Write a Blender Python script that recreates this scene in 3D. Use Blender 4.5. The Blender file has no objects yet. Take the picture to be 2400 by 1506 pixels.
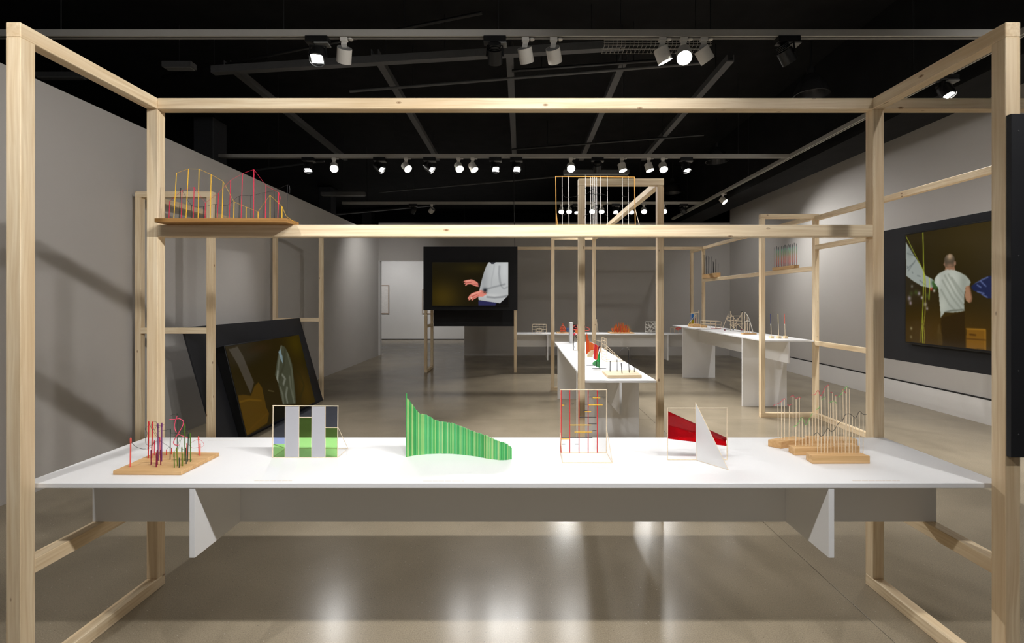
import bpy, bmesh, math, random
import numpy as np
from mathutils import Vector, Matrix

random.seed(7)
SC = bpy.context.scene
COL = SC.collection

# ------------------------------------------------------------------ camera
F, CX, CY, H = 1133.3, 1221.0, 702.0, 1.65      # focal length in px, vanishing point, eye height
cam_d = bpy.data.cameras.new('camera')
cam_d.lens = 17.0
cam_d.sensor_width = 36.0
cam_d.shift_x = -(CX - 1200.0) / 2400.0
cam_d.shift_y = -(753.0 - CY) / 2400.0
cam_d.clip_start = 0.05
cam = bpy.data.objects.new('camera', cam_d)
COL.objects.link(cam)
cam.location = (0, 0, H)
cam.rotation_euler = (math.pi / 2, 0, 0)
SC.camera = cam

# ------------------------------------------------------------------ world, exposure
world = bpy.data.worlds.new('world')
SC.world = world
world.use_nodes = True
bg = world.node_tree.nodes['Background']
bg.inputs[0].default_value = (1.0, 0.985, 0.965, 1)
bg.inputs[1].default_value = 0.125
SC.view_settings.view_transform = 'Standard'
SC.view_settings.look = 'None'
SC.view_settings.gamma = 1.0
SC.view_settings.use_curve_mapping = False
EXPOSURE = 0.06
SC.view_settings.exposure = EXPOSURE
try:
    SC.cycles.use_denoising = True
    SC.cycles.max_bounces = 8
    SC.cycles.diffuse_bounces = 5
    SC.cycles.transparent_max_bounces = 16
    SC.cycles.caustics_reflective = False
    SC.cycles.caustics_refractive = False
    SC.cycles.sample_clamp_indirect = 4.0
except Exception:
    pass
# spotlight strengths (watts), by track; the lamps themselves are built further down
POWER = {'front': 118.0, 'near': 42.0, 'middle': 150.0, 'far': 125.0, 'side': 190.0, 'beyond': 120.0}
LAMP_COLOR = (1.0, 0.985, 0.965)


def W(px, py, d):
    """point seen at pixel (px, py) that stands at distance d from the camera plane"""
    return Vector(((px - CX) * d / F, d, H - (py - CY) * d / F))


def T(px, py, z=0.868):
    """point seen at pixel (px, py) lying on the horizontal plane at height z"""
    return W(px, py, (H - z) * F / (py - CY))


def srgb(r, g, b):
    def f(c):
        c /= 255.0
        return c / 12.92 if c <= 0.04045 else ((c + 0.055) / 1.055) ** 2.4
    return (f(r), f(g), f(b), 1.0)


# ------------------------------------------------------------------ materials
MATS = {}


def newmat(name):
    m = bpy.data.materials.new(name)
    m.use_nodes = True
    m.node_tree.nodes.clear()
    nt = m.node_tree
    out = nt.nodes.new('ShaderNodeOutputMaterial')
    return m, nt, out


def plain(name, col, rough=0.6, metal=0.0, spec=0.4, vary=0.06, scale=18.0, bump=0.0):
    if name in MATS:
        return MATS[name]
    m, nt, out = newmat(name)
    b = nt.nodes.new('ShaderNodeBsdfPrincipled')
    b.inputs['Roughness'].default_value = rough
    b.inputs['Metallic'].default_value = metal
    b.inputs['Specular IOR Level'].default_value = spec
    tc = nt.nodes.new('ShaderNodeTexCoord')
    n = nt.nodes.new('ShaderNodeTexNoise')
    n.inputs['Scale'].default_value = scale
    n.inputs['Detail'].default_value = 4
    nt.links.new(tc.outputs['Object'], n.inputs['Vector'])
    r = nt.nodes.new('ShaderNodeValToRGB')
    r.color_ramp.elements[0].position = 0.3
    r.color_ramp.elements[1].position = 0.7
    r.color_ramp.elements[0].color = tuple(c * (1 - vary) for c in col[:3]) + (1,)
    r.color_ramp.elements[1].color = tuple(min(1, c * (1 + vary)) for c in col[:3]) + (1,)
    nt.links.new(n.outputs['Fac'], r.inputs['Fac'])
    nt.links.new(r.outputs['Color'], b.inputs['Base Color'])
    if bump > 0:
        bp = nt.nodes.new('ShaderNodeBump')
        bp.inputs['Strength'].default_value = bump
        bp.inputs['Distance'].default_value = 0.002
        nt.links.new(n.outputs['Fac'], bp.inputs['Height'])
        nt.links.new(bp.outputs['Normal'], b.inputs['Normal'])
    nt.links.new(b.outputs['BSDF'], out.inputs['Surface'])
    MATS[name] = m
    return m


def wood(axis, tone='pine'):
    key = 'wood_%s_%s' % (tone, axis)
    if key in MATS:
        return MATS[key]
    m, nt, out = newmat(key)
    L = nt.links.new
    b = nt.nodes.new('ShaderNodeBsdfPrincipled')
    b.inputs['Roughness'].default_value = 0.55
    b.inputs['Specular IOR Level'].default_value = 0.25
    tc = nt.nodes.new('ShaderNodeTexCoord')
    oi = nt.nodes.new('ShaderNodeObjectInfo')
    mul = nt.nodes.new('ShaderNodeMath'); mul.operation = 'MULTIPLY'; mul.inputs[1].default_value = 53.0
    L(oi.outputs['Random'], mul.inputs[0])
    add = nt.nodes.new('ShaderNodeVectorMath'); add.operation = 'ADD'
    L(tc.outputs['Object'], add.inputs[0])
    L(mul.outputs[0], add.inputs[1])
    # slow wobble so the grain is not ruler straight
    wob = nt.nodes.new('ShaderNodeTexNoise'); wob.inputs['Scale'].default_value = 2.2; wob.inputs['Detail'].default_value = 1
    L(add.outputs[0], wob.inputs['Vector'])
    wsc = nt.nodes.new('ShaderNodeVectorMath'); wsc.operation = 'SCALE'; wsc.inputs['Scale'].default_value = 0.03
    L(wob.outputs['Color'], wsc.inputs[0])
    ad2 = nt.nodes.new('ShaderNodeVectorMath'); ad2.operation = 'ADD'
    L(add.outputs[0], ad2.inputs[0]); L(wsc.outputs[0], ad2.inputs[1])

    def stretched(lo, cr):
        mp = nt.nodes.new('ShaderNodeMapping')
        s = {'x': (lo, cr, cr), 'y': (cr, lo, cr), 'z': (cr, cr, lo)}[axis]
        mp.inputs['Scale'].default_value = s
        L(ad2.outputs[0], mp.inputs['Vector'])
        return mp.outputs['Vector']
    n1 = nt.nodes.new('ShaderNodeTexNoise'); n1.inputs['Scale'].default_value = 1.0; n1.inputs['Detail'].default_value = 5
    L(stretched(2.0, 85.0), n1.inputs['Vector'])
    n2 = nt.nodes.new('ShaderNodeTexNoise'); n2.inputs['Scale'].default_value = 1.0; n2.inputs['Detail'].default_value = 2
    L(stretched(0.9, 9.0), n2.inputs['Vector'])
    cols = {'pine': (srgb(226, 201, 162), srgb(246, 227, 195), srgb(212, 181, 138)),
            'oak': (srgb(206, 164, 110), srgb(228, 190, 140), srgb(182, 136, 86)),
            'stain': (srgb(150, 108, 58), srgb(178, 134, 78), srgb(120, 80, 38)),
            'stick': (srgb(226, 200, 158), srgb(240, 220, 186), srgb(210, 176, 128))}[tone]
    r1 = nt.nodes.new('ShaderNodeValToRGB')
    r1.color_ramp.elements[0].position = 0.32; r1.color_ramp.elements[0].color = cols[0]
    r1.color_ramp.elements[1].position = 0.62; r1.color_ramp.elements[1].color = cols[1]
    L(n1.outputs['Fac'], r1.inputs['Fac'])
    mx = nt.nodes.new('ShaderNodeMix'); mx.data_type = 'RGBA'; mx.blend_type = 'MIX'
    r2 = nt.nodes.new('ShaderNodeValToRGB')
    r2.color_ramp.elements[0].position = 0.45; r2.color_ramp.elements[0].color = (0, 0, 0, 1)
    r2.color_ramp.elements[1].position = 0.75; r2.color_ramp.elements[1].color = (0.75, 0.75, 0.75, 1)
    L(n2.outputs['Fac'], r2.inputs['Fac'])
    L(r2.outputs['Color'], mx.inputs['Factor'])
    L(r1.outputs['Color'], mx.inputs['A'])
    mx.inputs['B'].default_value = cols[2]
    last = mx.outputs['Result']
    if tone == 'pine':
        vo = nt.nodes.new('ShaderNodeTexVoronoi'); vo.inputs['Scale'].default_value = 1.0
        L(stretched(6.0, 13.0), vo.inputs['Vector'])
        r3 = nt.nodes.new('ShaderNodeValToRGB')
        e = r3.color_ramp.elements
        e[0].position = 0.045; e[0].color = (0.9, 0.9, 0.9, 1)
        e[1].position = 0.11; e[1].color = (0, 0, 0, 1)
        mid = e.new(0.07); mid.color = (0.35, 0.35, 0.35, 1)
        mid2 = e.new(0.09); mid2.color = (0.6, 0.6, 0.6, 1)
        L(vo.outputs['Distance'], r3.inputs['Fac'])
        # only some of the cells carry a knot
        sep = nt.nodes.new('ShaderNodeSeparateColor'); L(vo.outputs['Color'], sep.inputs['Color'])
        gt = nt.nodes.new('ShaderNodeMath'); gt.operation = 'GREATER_THAN'; gt.inputs[1].default_value = 0.45
        L(sep.outputs['Red'], gt.inputs[0])
        mk = nt.nodes.new('ShaderNodeMath'); mk.operation = 'MULTIPLY'
        L(r3.outputs['Color'], mk.inputs[0]); L(gt.outputs[0], mk.inputs[1])
        mx2 = nt.nodes.new('ShaderNodeMix'); mx2.data_type = 'RGBA'
        L(mk.outputs[0], mx2.inputs['Factor'])
        L(last, mx2.inputs['A'])
        mx2.inputs['B'].default_value = srgb(128, 84, 42)
        last = mx2.outputs['Result']
    L(last, b.inputs['Base Color'])
    bp = nt.nodes.new('ShaderNodeBump'); bp.inputs['Strength'].default_value = 0.12; bp.inputs['Distance'].default_value = 0.001
    L(n1.outputs['Fac'], bp.inputs['Height']); L(bp.outputs['Normal'], b.inputs['Normal'])
    L(b.outputs['BSDF'], out.inputs['Surface'])
    MATS[key] = m
    return m


def concrete():
    m, nt, out = newmat('polished_concrete')
    L = nt.links.new
    b = nt.nodes.new('ShaderNodeBsdfPrincipled')
    b.inputs['Specular IOR Level'].default_value = 0.10
    geo = nt.nodes.new('ShaderNodeNewGeometry')
    n1 = nt.nodes.new('ShaderNodeTexNoise'); n1.inputs['Scale'].default_value = 1.1; n1.inputs['Detail'].default_value = 6
    L(geo.outputs['Position'], n1.inputs['Vector'])
    n2 = nt.nodes.new('ShaderNodeTexNoise'); n2.inputs['Scale'].default_value = 170.0; n2.inputs['Detail'].default_value = 5
    L(geo.outputs['Position'], n2.inputs['Vector'])
    vo = nt.nodes.new('ShaderNodeTexVoronoi'); vo.inputs['Scale'].default_value = 58.0
    L(geo.outputs['Position'], vo.inputs['Vector'])
    r1 = nt.nodes.new('ShaderNodeValToRGB')
    r1.color_ramp.elements[0].position = 0.3; r1.color_ramp.elements[0].color = srgb(134, 123, 104)
    r1.color_ramp.elements[1].position = 0.72; r1.color_ramp.elements[1].color = srgb(160, 148, 127)
    L(n1.outputs['Fac'], r1.inputs['Fac'])
    r2 = nt.nodes.new('ShaderNodeValToRGB')
    r2.color_ramp.elements[0].position = 0.36; r2.color_ramp.elements[0].color = (0.62, 0.62, 0.62, 1)
    r2.color_ramp.elements[1].position = 0.62; r2.color_ramp.elements[1].color = (1.12, 1.12, 1.12, 1)
    L(n2.outputs['Fac'], r2.inputs['Fac'])
    mx = nt.nodes.new('ShaderNodeMix'); mx.data_type = 'RGBA'; mx.blend_type = 'MULTIPLY'
    mx.inputs['Factor'].default_value = 0.5
    L(r1.outputs['Color'], mx.inputs['A']); L(r2.outputs['Color'], mx.inputs['B'])
    # scattered pale and dark aggregate
    r3 = nt.nodes.new('ShaderNodeValToRGB')
    r3.color_ramp.elements[0].position = 0.05; r3.color_ramp.elements[0].color = (1, 1, 1, 1)
    r3.color_ramp.elements[1].position = 0.16; r3.color_ramp.elements[1].color = (0, 0, 0, 1)
    L(vo.outputs['Distance'], r3.inputs['Fac'])
    sep = nt.nodes.new('ShaderNodeSeparateColor'); L(vo.outputs['Color'], sep.inputs['Color'])
    gt = nt.nodes.new('ShaderNodeMath'); gt.operation = 'GREATER_THAN'; gt.inputs[1].default_value = 0.72
    L(sep.outputs['Red'], gt.inputs[0])
    mk = nt.nodes.new('ShaderNodeMath'); mk.operation = 'MULTIPLY'
    L(r3.outputs['Color'], mk.inputs[0]); L(gt.outputs[0], mk.inputs[1])
    tone = nt.nodes.new('ShaderNodeValToRGB')
    tone.color_ramp.interpolation = 'CONSTANT'
    tone.color_ramp.elements[0].color = srgb(84, 76, 66)
    tone.color_ramp.elements[1].position = 0.6; tone.color_ramp.elements[1].color = srgb(200, 192, 176)
    L(sep.outputs['Green'], tone.inputs['Fac'])
    mx2 = nt.nodes.new('ShaderNodeMix'); mx2.data_type = 'RGBA'
    L(mk.outputs[0], mx2.inputs['Factor']); L(mx.outputs['Result'], mx2.inputs['A']); L(tone.outputs['Color'], mx2.inputs['B'])
    L(mx2.outputs['Result'], b.inputs['Base Color'])
    rr = nt.nodes.new('ShaderNodeMapRange')
    rr.inputs['To Min'].default_value = 0.15; rr.inputs['To Max'].default_value = 0.27
    L(n1.outputs['Fac'], rr.inputs['Value']); L(rr.outputs['Result'], b.inputs['Roughness'])
    bp = nt.nodes.new('ShaderNodeBump'); bp.inputs['Strength'].default_value = 0.05; bp.inputs['Distance'].default_value = 0.001
    L(n2.outputs['Fac'], bp.inputs['Height']); L(bp.outputs['Normal'], b.inputs['Normal'])
    L(b.outputs['BSDF'], out.inputs['Surface'])
    return m


def emit(name, col, strength):
    if name in MATS:
        return MATS[name]
    m, nt, out = newmat(name)
    e = nt.nodes.new('ShaderNodeEmission')
    e.inputs[0].default_value = col
    e.inputs[1].default_value = strength
    nt.links.new(e.outputs[0], out.inputs['Surface'])
    m.cycles.emission_sampling = 'NONE'
    MATS[name] = m
    return m


def acrylic(name, col, gloss=0.08, milk=0.0, milkcol=(0.9, 0.9, 0.9, 1)):
    """thin tinted sheet: light passes straight through and takes the tint"""
    if name in MATS:
        return MATS[name]
    m, nt, out = newmat(name)
    L = nt.links.new
    t = nt.nodes.new('ShaderNodeBsdfTransparent'); t.inputs[0].default_value = col
    g = nt.nodes.new('ShaderNodeBsdfGlossy'); g.inputs['Roughness'].default_value = 0.05
    fr = nt.nodes.new('ShaderNodeFresnel'); fr.inputs[0].default_value = 1.45
    mx = nt.nodes.new('ShaderNodeMixShader')
    L(fr.outputs[0], mx.inputs[0]); L(t.outputs[0], mx.inputs[1]); L(g.outputs[0], mx.inputs[2])
    last = mx
    if milk > 0:
        d = nt.nodes.new('ShaderNodeBsdfDiffuse'); d.inputs[0].default_value = milkcol
        tl = nt.nodes.new('ShaderNodeBsdfTranslucent'); tl.inputs[0].default_value = milkcol
        m2 = nt.nodes.new('ShaderNodeMixShader'); m2.inputs[0].default_value = 0.35
        L(d.outputs[0], m2.inputs[1]); L(tl.outputs[0], m2.inputs[2])
        m3 = nt.nodes.new('ShaderNodeMixShader'); m3.inputs[0].default_value = milk
        L(mx.outputs[0], m3.inputs[1]); L(m2.outputs[0], m3.inputs[2])
        last = m3
    L(last.outputs[0], out.inputs['Surface'])
    MATS[name] = m
    return m


def ramp_random(name, cols, rough=0.55):
    """one paint for many sticks: every stick takes its own colour from the list"""
    if name in MATS:
        return MATS[name]
    m, nt, out = newmat(name)
    L = nt.links.new
    b = nt.nodes.new('ShaderNodeBsdfPrincipled'); b.inputs['Roughness'].default_value = rough
    oi = nt.nodes.new('ShaderNodeObjectInfo')
    r = nt.nodes.new('ShaderNodeValToRGB'); r.color_ramp.interpolation = 'CONSTANT'
    e = r.color_ramp.elements
    n = len(cols)
    e[0].position = 0; e[0].color = cols[0]
    e[1].position = 1.0 / n; e[1].color = cols[1]
    for i in range(2, n):
        k = e.new(i / n); k.color = cols[i]
    L(oi.outputs['Random'], r.inputs['Fac'])
    tc = nt.nodes.new('ShaderNodeTexCoord')
    mp = nt.nodes.new('ShaderNodeMapping'); mp.inputs['Scale'].default_value = (300, 300, 14)
    L(tc.outputs['Object'], mp.inputs['Vector'])
    ns = nt.nodes.new('ShaderNodeTexNoise'); ns.inputs['Scale'].default_value = 1; ns.inputs['Detail'].default_value = 3
    L(mp.outputs[0], ns.inputs['Vector'])
    hs = nt.nodes.new('ShaderNodeHueSaturation')
    mr = nt.nodes.new('ShaderNodeMapRange'); mr.inputs['To Min'].default_value = 0.75; mr.inputs['To Max'].default_value = 1.3
    L(ns.outputs['Fac'], mr.inputs['Value']); L(mr.outputs['Result'], hs.inputs['Value'])
    L(r.outputs['Color'], hs.inputs['Color'])
    L(hs.outputs['Color'], b.inputs['Base Color'])
    L(b.outputs['BSDF'], out.inputs['Surface'])
    MATS[name] = m
    return m


def gradient_rod():
    m, nt, out = newmat('graded_paint')
    L = nt.links.new
    b = nt.nodes.new('ShaderNodeBsdfPrincipled'); b.inputs['Roughness'].default_value = 0.5
    tc = nt.nodes.new('ShaderNodeTexCoord')
    sp = nt.nodes.new('ShaderNodeSeparateXYZ'); L(tc.outputs['Generated'], sp.inputs[0])
    r = nt.nodes.new('ShaderNodeValToRGB')
    e = r.color_ramp.elements
    e[0].position = 0.0; e[0].color = srgb(120, 60, 45)
    e[1].position = 1.0; e[1].color = srgb(35, 40, 45)
    for p, c in ((0.2, srgb(225, 80, 70)), (0.42, srgb(225, 130, 85)), (0.62, srgb(150, 185, 110)), (0.8, srgb(90, 190, 150)), (0.87, srgb(70, 130, 120)), (0.9, srgb(35, 40, 45))):
        k = e.new(p); k.color = c
    L(sp.outputs['Z'], r.inputs['Fac']); L(r.outputs['Color'], b.inputs['Base Color'])
    L(b.outputs['BSDF'], out.inputs['Surface'])
    return m


M_WALL = plain('wall_paint', srgb(196, 192, 187), 0.7, vary=0.015, scale=1.3)
M_WALLW = plain('white_wall_paint', srgb(232, 230, 228), 0.7, vary=0.01, scale=1.3)
M_BLACKCEIL = plain('black_ceiling_paint', (0.008, 0.008, 0.008, 1), 0.85, spec=0.15, vary=0.3, scale=3)
M_STRUT = plain('dark_grey_steel', (0.10, 0.10, 0.10, 1), 0.5, spec=0.4)
M_DUCT = plain('black_duct_paint', (0.012, 0.012, 0.012, 1), 0.35, spec=0.5)
M_WHITE = plain('white_lacquer', srgb(240, 240, 241), 0.42, spec=0.3, vary=0.006, scale=3)
M_PANEL = plain('black_panel_paint', srgb(30, 31, 35), 0.55, spec=0.3, vary=0.06, scale=6)
M_TV = plain('black_television_plastic', (0.006, 0.006, 0.006, 1), 0.3)
M_TRACK = plain('grey_track_metal', srgb(165, 162, 155), 0.5, vary=0.02)
M_GROOVE = plain('track_groove', (0.02, 0.02, 0.02, 1), 0.6)
M_LAMPW = plain('white_lamp_enamel', srgb(215, 212, 205), 0.45, vary=0.02)
M_LAMPG = plain('grey_lamp_back', srgb(120, 120, 118), 0.5)
M_LAMPB = plain('black_lamp_enamel', (0.01, 0.01, 0.01, 1), 0.35)
M_LENSOFF = plain('unlit_lens', (0.03, 0.03, 0.03, 1), 0.1)
M_LENS = emit('lit_lens', (1.0, 0.97, 0.92, 1), 40.0)
M_CONC = concrete()
M_JOINT = plain('joint_filler', srgb(92, 85, 74), 0.8)
M_WIRE = plain('black_wire', srgb(32, 30, 30), 0.5)
M_REDP = plain('red_paint', srgb(222, 48, 52), 0.5)
M_PINKP = plain('pink_paint', srgb(240, 90, 120), 0.5)
M_ROSE = plain('rose_paint', srgb(225, 45, 80), 0.5)
M_SALMON = plain('salmon_paint', srgb(243, 105, 96), 0.5)
M_MAROON = plain('maroon_paint', srgb(130, 28, 62), 0.5)
M_PURPLE = plain('purple_paint', srgb(108, 38, 110), 0.5)
M_DKGREEN = plain('dark_green_paint', srgb(40, 62, 48), 0.5)
M_GREEN = plain('green_paint', srgb(84, 125, 42), 0.5)
M_BRGREEN = plain('bright_green_thread', srgb(110, 200, 90), 0.5)
M_OLIVE = plain('olive_paint', srgb(112, 130, 40), 0.5)
M_YEL = plain('yellow_paint', srgb(238, 186, 40), 0.5)
M_BLACKP = plain('black_paint', srgb(38, 38, 42), 0.5)
M_WHITEP = plain('white_string', srgb(235, 232, 225), 0.7)
M_ORANGE = plain('orange_paint', srgb(240, 105, 55), 0.5)
M_ORANGE2 = plain('light_orange_paint', srgb(240, 145, 65), 0.5)
M_BLUEP = plain('blue_paint', srgb(20, 105, 185), 0.5)
M_NAVY = plain('navy_paint', srgb(38, 55, 120), 0.5)
M_TAN = plain('tan_print', srgb(222, 210, 196), 0.7)
M_CREAM = plain('cream_block', srgb(238, 216, 176), 0.6, vary=0.05, scale=60)
M_AMBER = plain('amber_stick', srgb(214, 158, 78), 0.5)
M_STICK = plain('pale_stick', srgb(243, 225, 196), 0.55, vary=0.08, scale=90)
M_GRAD = gradient_rod()
A_BLUE = acrylic('blue_grey_acrylic', (0.60, 0.67, 0.86, 1))
A_GREEN = acrylic('green_acrylic', (0.62, 0.89, 0.50, 1))
A_GREEN2 = acrylic('bottle_green_acrylic', (0.12, 0.5, 0.22, 1), milk=0.25, milkcol=srgb(60, 165, 90))
A_MILK = acrylic('milky_acrylic', (0.8, 0.8, 0.83, 1), milk=0.94, milkcol=(0.66, 0.66, 0.70, 1))
A_MILK2 = acrylic('white_acrylic', (0.9, 0.9, 0.9, 1), milk=0.95, milkcol=(0.97, 0.97, 0.97, 1))
A_RED = acrylic('red_acrylic', (0.75, 0.02, 0.035, 1), milk=0.3, milkcol=(0.62, 0.01, 0.025, 1))
A_YELLOW = acrylic('yellow_acrylic', (0.95, 0.8, 0.05, 1), milk=0.5, milkcol=(0.85, 0.7, 0.02, 1))
M_PICTURE = plain('picture_paper', srgb(238, 234, 230), 0.7)
M_PICFRAME = plain('pale_picture_frame', srgb(176, 158, 142), 0.5)


# ------------------------------------------------------------------ mesh helpers
class MB:
    def __init__(self):
        self.v, self.f = [], []

    def add(self, vs, fs):
        o = len(self.v)
        self.v += [Vector(p) for p in vs]
        self.f += [tuple(i + o for i in q) for q in fs]
        return self

    def box(self, x, y, z):
        x0, x1 = x; y0, y1 = y; z0, z1 = z
        return self.hexa([(x0, y0, z0), (x1, y0, z0), (x1, y1, z0), (x0, y1, z0)],
                         [(x0, y0, z1), (x1, y0, z1), (x1, y1, z1), (x0, y1, z1)])

    def hexa(self, lo, hi):
        n = len(lo)
        fs = [tuple(reversed(range(n))), tuple(range(n, 2 * n))]
        for i in range(n):
            j = (i + 1) % n
            fs.append((i, j, n + j, n + i))
        return self.add(list(lo) + list(hi), fs)

    def prism(self, pts, vec):
        """polygon pts swept along vec"""
        vec = Vector(vec)
        return self.hexa([Vector(p) for p in pts], [Vector(p) + vec for p in pts])

    def tube(self, pts, r, n=6, r2=None, cap=True):
        pts = [Vector(p) for p in pts]
        m = len(pts)
        rings = []
        up = None
        for i, p in enumerate(pts):
            if i == 0: d = pts[1] - pts[0]
            elif i == m - 1: d = pts[-1] - pts[-2]
            else: d = (pts[i + 1] - pts[i]).normalized() + (pts[i] - pts[i - 1]).normalized()
            if d.length < 1e-9: d = Vector((0, 0, 1))
            d.normalize()
            if up is None:
                up = Vector((0, 0, 1)) if abs(d.z) < 0.9 else Vector((0, 1, 0))
            a = d.cross(up)
            if a.length < 1e-6:
                a = d.cross(Vector((1, 0, 0)))
            a.normalize()
            bb = a.cross(d).normalized()
            up = bb
            rr = r if r2 is None else r + (r2 - r) * i / (m - 1)
            rings.append([p + a * math.cos(2 * math.pi * k / n) * rr + bb * math.sin(2 * math.pi * k / n) * rr for k in range(n)])
        vs = [q for ring in rings for q in ring]
        fs = []
        for i in range(m - 1):
            for k in range(n):
                k2 = (k + 1) % n
                fs.append((i * n + k, i * n + k2, (i + 1) * n + k2, (i + 1) * n + k))
        if cap:
            fs.append(tuple(reversed(range(n))))
            fs.append(tuple((m - 1) * n + k for k in range(n)))
        return self.add(vs, fs)

    def cyl(self, c0, c1, r, n=24, r2=None):
        return self.tube([c0, c1], r, n, r2)

    def ball(self, c, r, n=8):
        c = Vector(c)
        vs, fs = [c + Vector((0, 0, r))], []
        for i in range(1, n // 2):
            t = math.pi * i / (n // 2)
            for k in range(n):
                a = 2 * math.pi * k / n
                vs.append(c + Vector((math.sin(t) * math.cos(a), math.sin(t) * math.sin(a), math.cos(t))) * r)
        vs.append(c - Vector((0, 0, r)))
        rows = n // 2 - 1
        for k in range(n):
            k2 = (k + 1) % n
            fs.append((0, 1 + k, 1 + k2))
            for i in range(rows - 1):
                fs.append((1 + i * n + k, 1 + (i + 1) * n + k, 1 + (i + 1) * n + k2, 1 + i * n + k2))
            fs.append((len(vs) - 1, 1 + (rows - 1) * n + k2, 1 + (rows - 1) * n + k))
        return self.add(vs, fs)


WL = {}      # world position of every object's origin


def obj(name, mb, mat, parent=None, bevel=0.0, smooth=False, origin=None):
    lo = Vector((min(v.x for v in mb.v), min(v.y for v in mb.v), min(v.z for v in mb.v)))
    hi = Vector((max(v.x for v in mb.v), max(v.y for v in mb.v), max(v.z for v in mb.v)))
    if origin is None:
        origin = (lo + hi) / 2 if parent is not None else Vector(((lo.x + hi.x) / 2, (lo.y + hi.y) / 2, lo.z))
    me = bpy.data.meshes.new(name)
    me.from_pydata([tuple(v - origin) for v in mb.v], [], mb.f)
    bm = bmesh.new()
    bm.from_mesh(me)
    bmesh.ops.recalc_face_normals(bm, faces=bm.faces)
    if bevel > 0:
        bmesh.ops.bevel(bm, geom=[e for e in bm.edges], offset=bevel, segments=1, affect='EDGES', profile=0.5)
    bm.to_mesh(me)
    bm.free()
    if smooth:
        me.shade_smooth()
        try:
            me.set_sharp_from_angle(angle=math.radians(40))
        except Exception:
            pass
    me.materials.append(mat)
    o = bpy.data.objects.new(name, me)
    COL.objects.link(o)
    if parent is not None:
        o.parent = parent
        o.location = origin - WL[parent.name]
    else:
        o.location = origin
    WL[o.name] = origin.copy()
    return o


def tag(o, label=None, cat=None, group=None, kind=None):
    if label: o['label'] = label
    if cat: o['category'] = cat
    if group: o['group'] = group
    if kind: o['kind'] = kind
    return o


def thing(name, label, cat, base, group=None):
    o = bpy.data.objects.new(name, None)
    o.empty_display_size = 0.1
    COL.objects.link(o)
    o.location = base
    WL[o.name] = Vector(base)
    return tag(o, label, cat, group)


def beam(parent, name, x, y, z, bevel=0.0025, tone='pine', label=None):
    d = {'x': x[1] - x[0], 'y': y[1] - y[0], 'z': z[1] - z[0]}
    ax = max(d, key=d.get)
    o = obj(name, MB().box(x, y, z), wood(ax, tone), parent, bevel=bevel)
    if label: o['label'] = label
    return o


def slab(parent, name, x, y, z, mat, bevel=0.0015):
    return obj(name, MB().box(x, y, z), mat, parent, bevel=bevel)


def rod(parent, name, p0, p1, r, mat, n=6):
    return obj(name, MB().tube([p0, p1], r, n), mat, parent, smooth=True)


def smooth_path(pts, k=6):
    pts = [Vector(p) for p in pts]
    if len(pts) < 3: return pts
    out = []
    for i in range(len(pts) - 1):
        p0 = pts[max(i - 1, 0)]; p1 = pts[i]; p2 = pts[i + 1]; p3 = pts[min(i + 2, len(pts) - 1)]
        for j in range(k):
            t = j / k
            out.append(0.5 * ((2 * p1) + (p2 - p0) * t + (2 * p0 - 5 * p1 + 4 * p2 - p3) * t * t + (3 * p1 - p0 - 3 * p2 + p3) * t ** 3))
    out.append(pts[-1])
    return out


def wire(parent, name, pts, r, mat, curve=True, n=5):
    p = smooth_path(pts) if curve else [Vector(q) for q in pts]
    return obj(name, MB().tube(p, r, n), mat, parent, smooth=True)


# ------------------------------------------------------------------ the room
BACK = 14.3
FAR = 20.1
RW = 6.18
CEIL = 5.4


def struct(name, mb, mat, label=None):
    o = obj(name, mb, mat)
    o['kind'] = 'structure'
    if label: o['label'] = label
    return o


floor = struct('floor', MB().box((-9, 8.5), (-3.2, 21), (-0.06, -0.012)), M_JOINT)
xs = [-9, 1.80, 8.5]
ys = [-3.2, 6.66, BACK + 0.05, 21]
for i in range(len(xs) - 1):
    for j in range(len(ys) - 1):
        g = 0.0022
        slab(floor, 'concrete_slab', (xs[i] + (g if i else 0), xs[i + 1] - (g if i < len(xs) - 2 else 0)),
             (ys[j] + (g if j else 0), ys[j + 1] - (g if j < len(ys) - 2 else 0)), (-0.012, 0.0), M_CONC, bevel=0.001)

struct('ceiling', MB().box((-9, 8.5), (-3.2, 21), (CEIL, CEIL + 0.1)), M_BLACKCEIL)
SEAM = 5.19
struct('wall_left', MB().box((-4.40, -4.21), (SEAM, BACK + 0.2), (0, 3.566)), M_WALL)
struct('wall_left_near', MB().box((-4.40, -4.165), (-3.2, SEAM), (0, 3.545)), M_WALL)
struct('wall_right', MB().box((RW, RW + 0.2), (-3.2, BACK), (0, CEIL)), M_WALL)
bb = struct('baseboard_right', MB().box((RW - 0.018, RW), (-3.2, BACK), (0.0, 0.325)), M_WALLW)
obj('shadow_gap', MB().box((RW - 0.019, RW), (-3.2, BACK), (0.326, 0.345)), M_GROOVE, bb)
# back wall with its door opening at the left end
DX = -1.667
struct('wall_back', MB().box((DX, RW + 0.2), (BACK, BACK + 0.2), (0, 3.93)), M_WALL)
struct('wall_back_lintel', MB().box((-4.21, DX), (BACK, BACK + 0.2), (2.811, 3.93)), M_WALL)
d1 = struct('door_1', MB().box((-4.21, -4.18), (BACK - 0.001, BACK + 0.201), (0, 2.811)), M_WALLW, 'open doorway without a door into the bright white room')
obj('jamb', MB().box((DX - 0.012, DX - 0.001), (BACK + 0.005, BACK + 0.2), (0, 2.80)), M_WALLW, d1)
obj('head', MB().box((-4.18, DX - 0.001), (BACK + 0.005, BACK + 0.2), (2.80, 2.811)), M_WALLW, d1)
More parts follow.
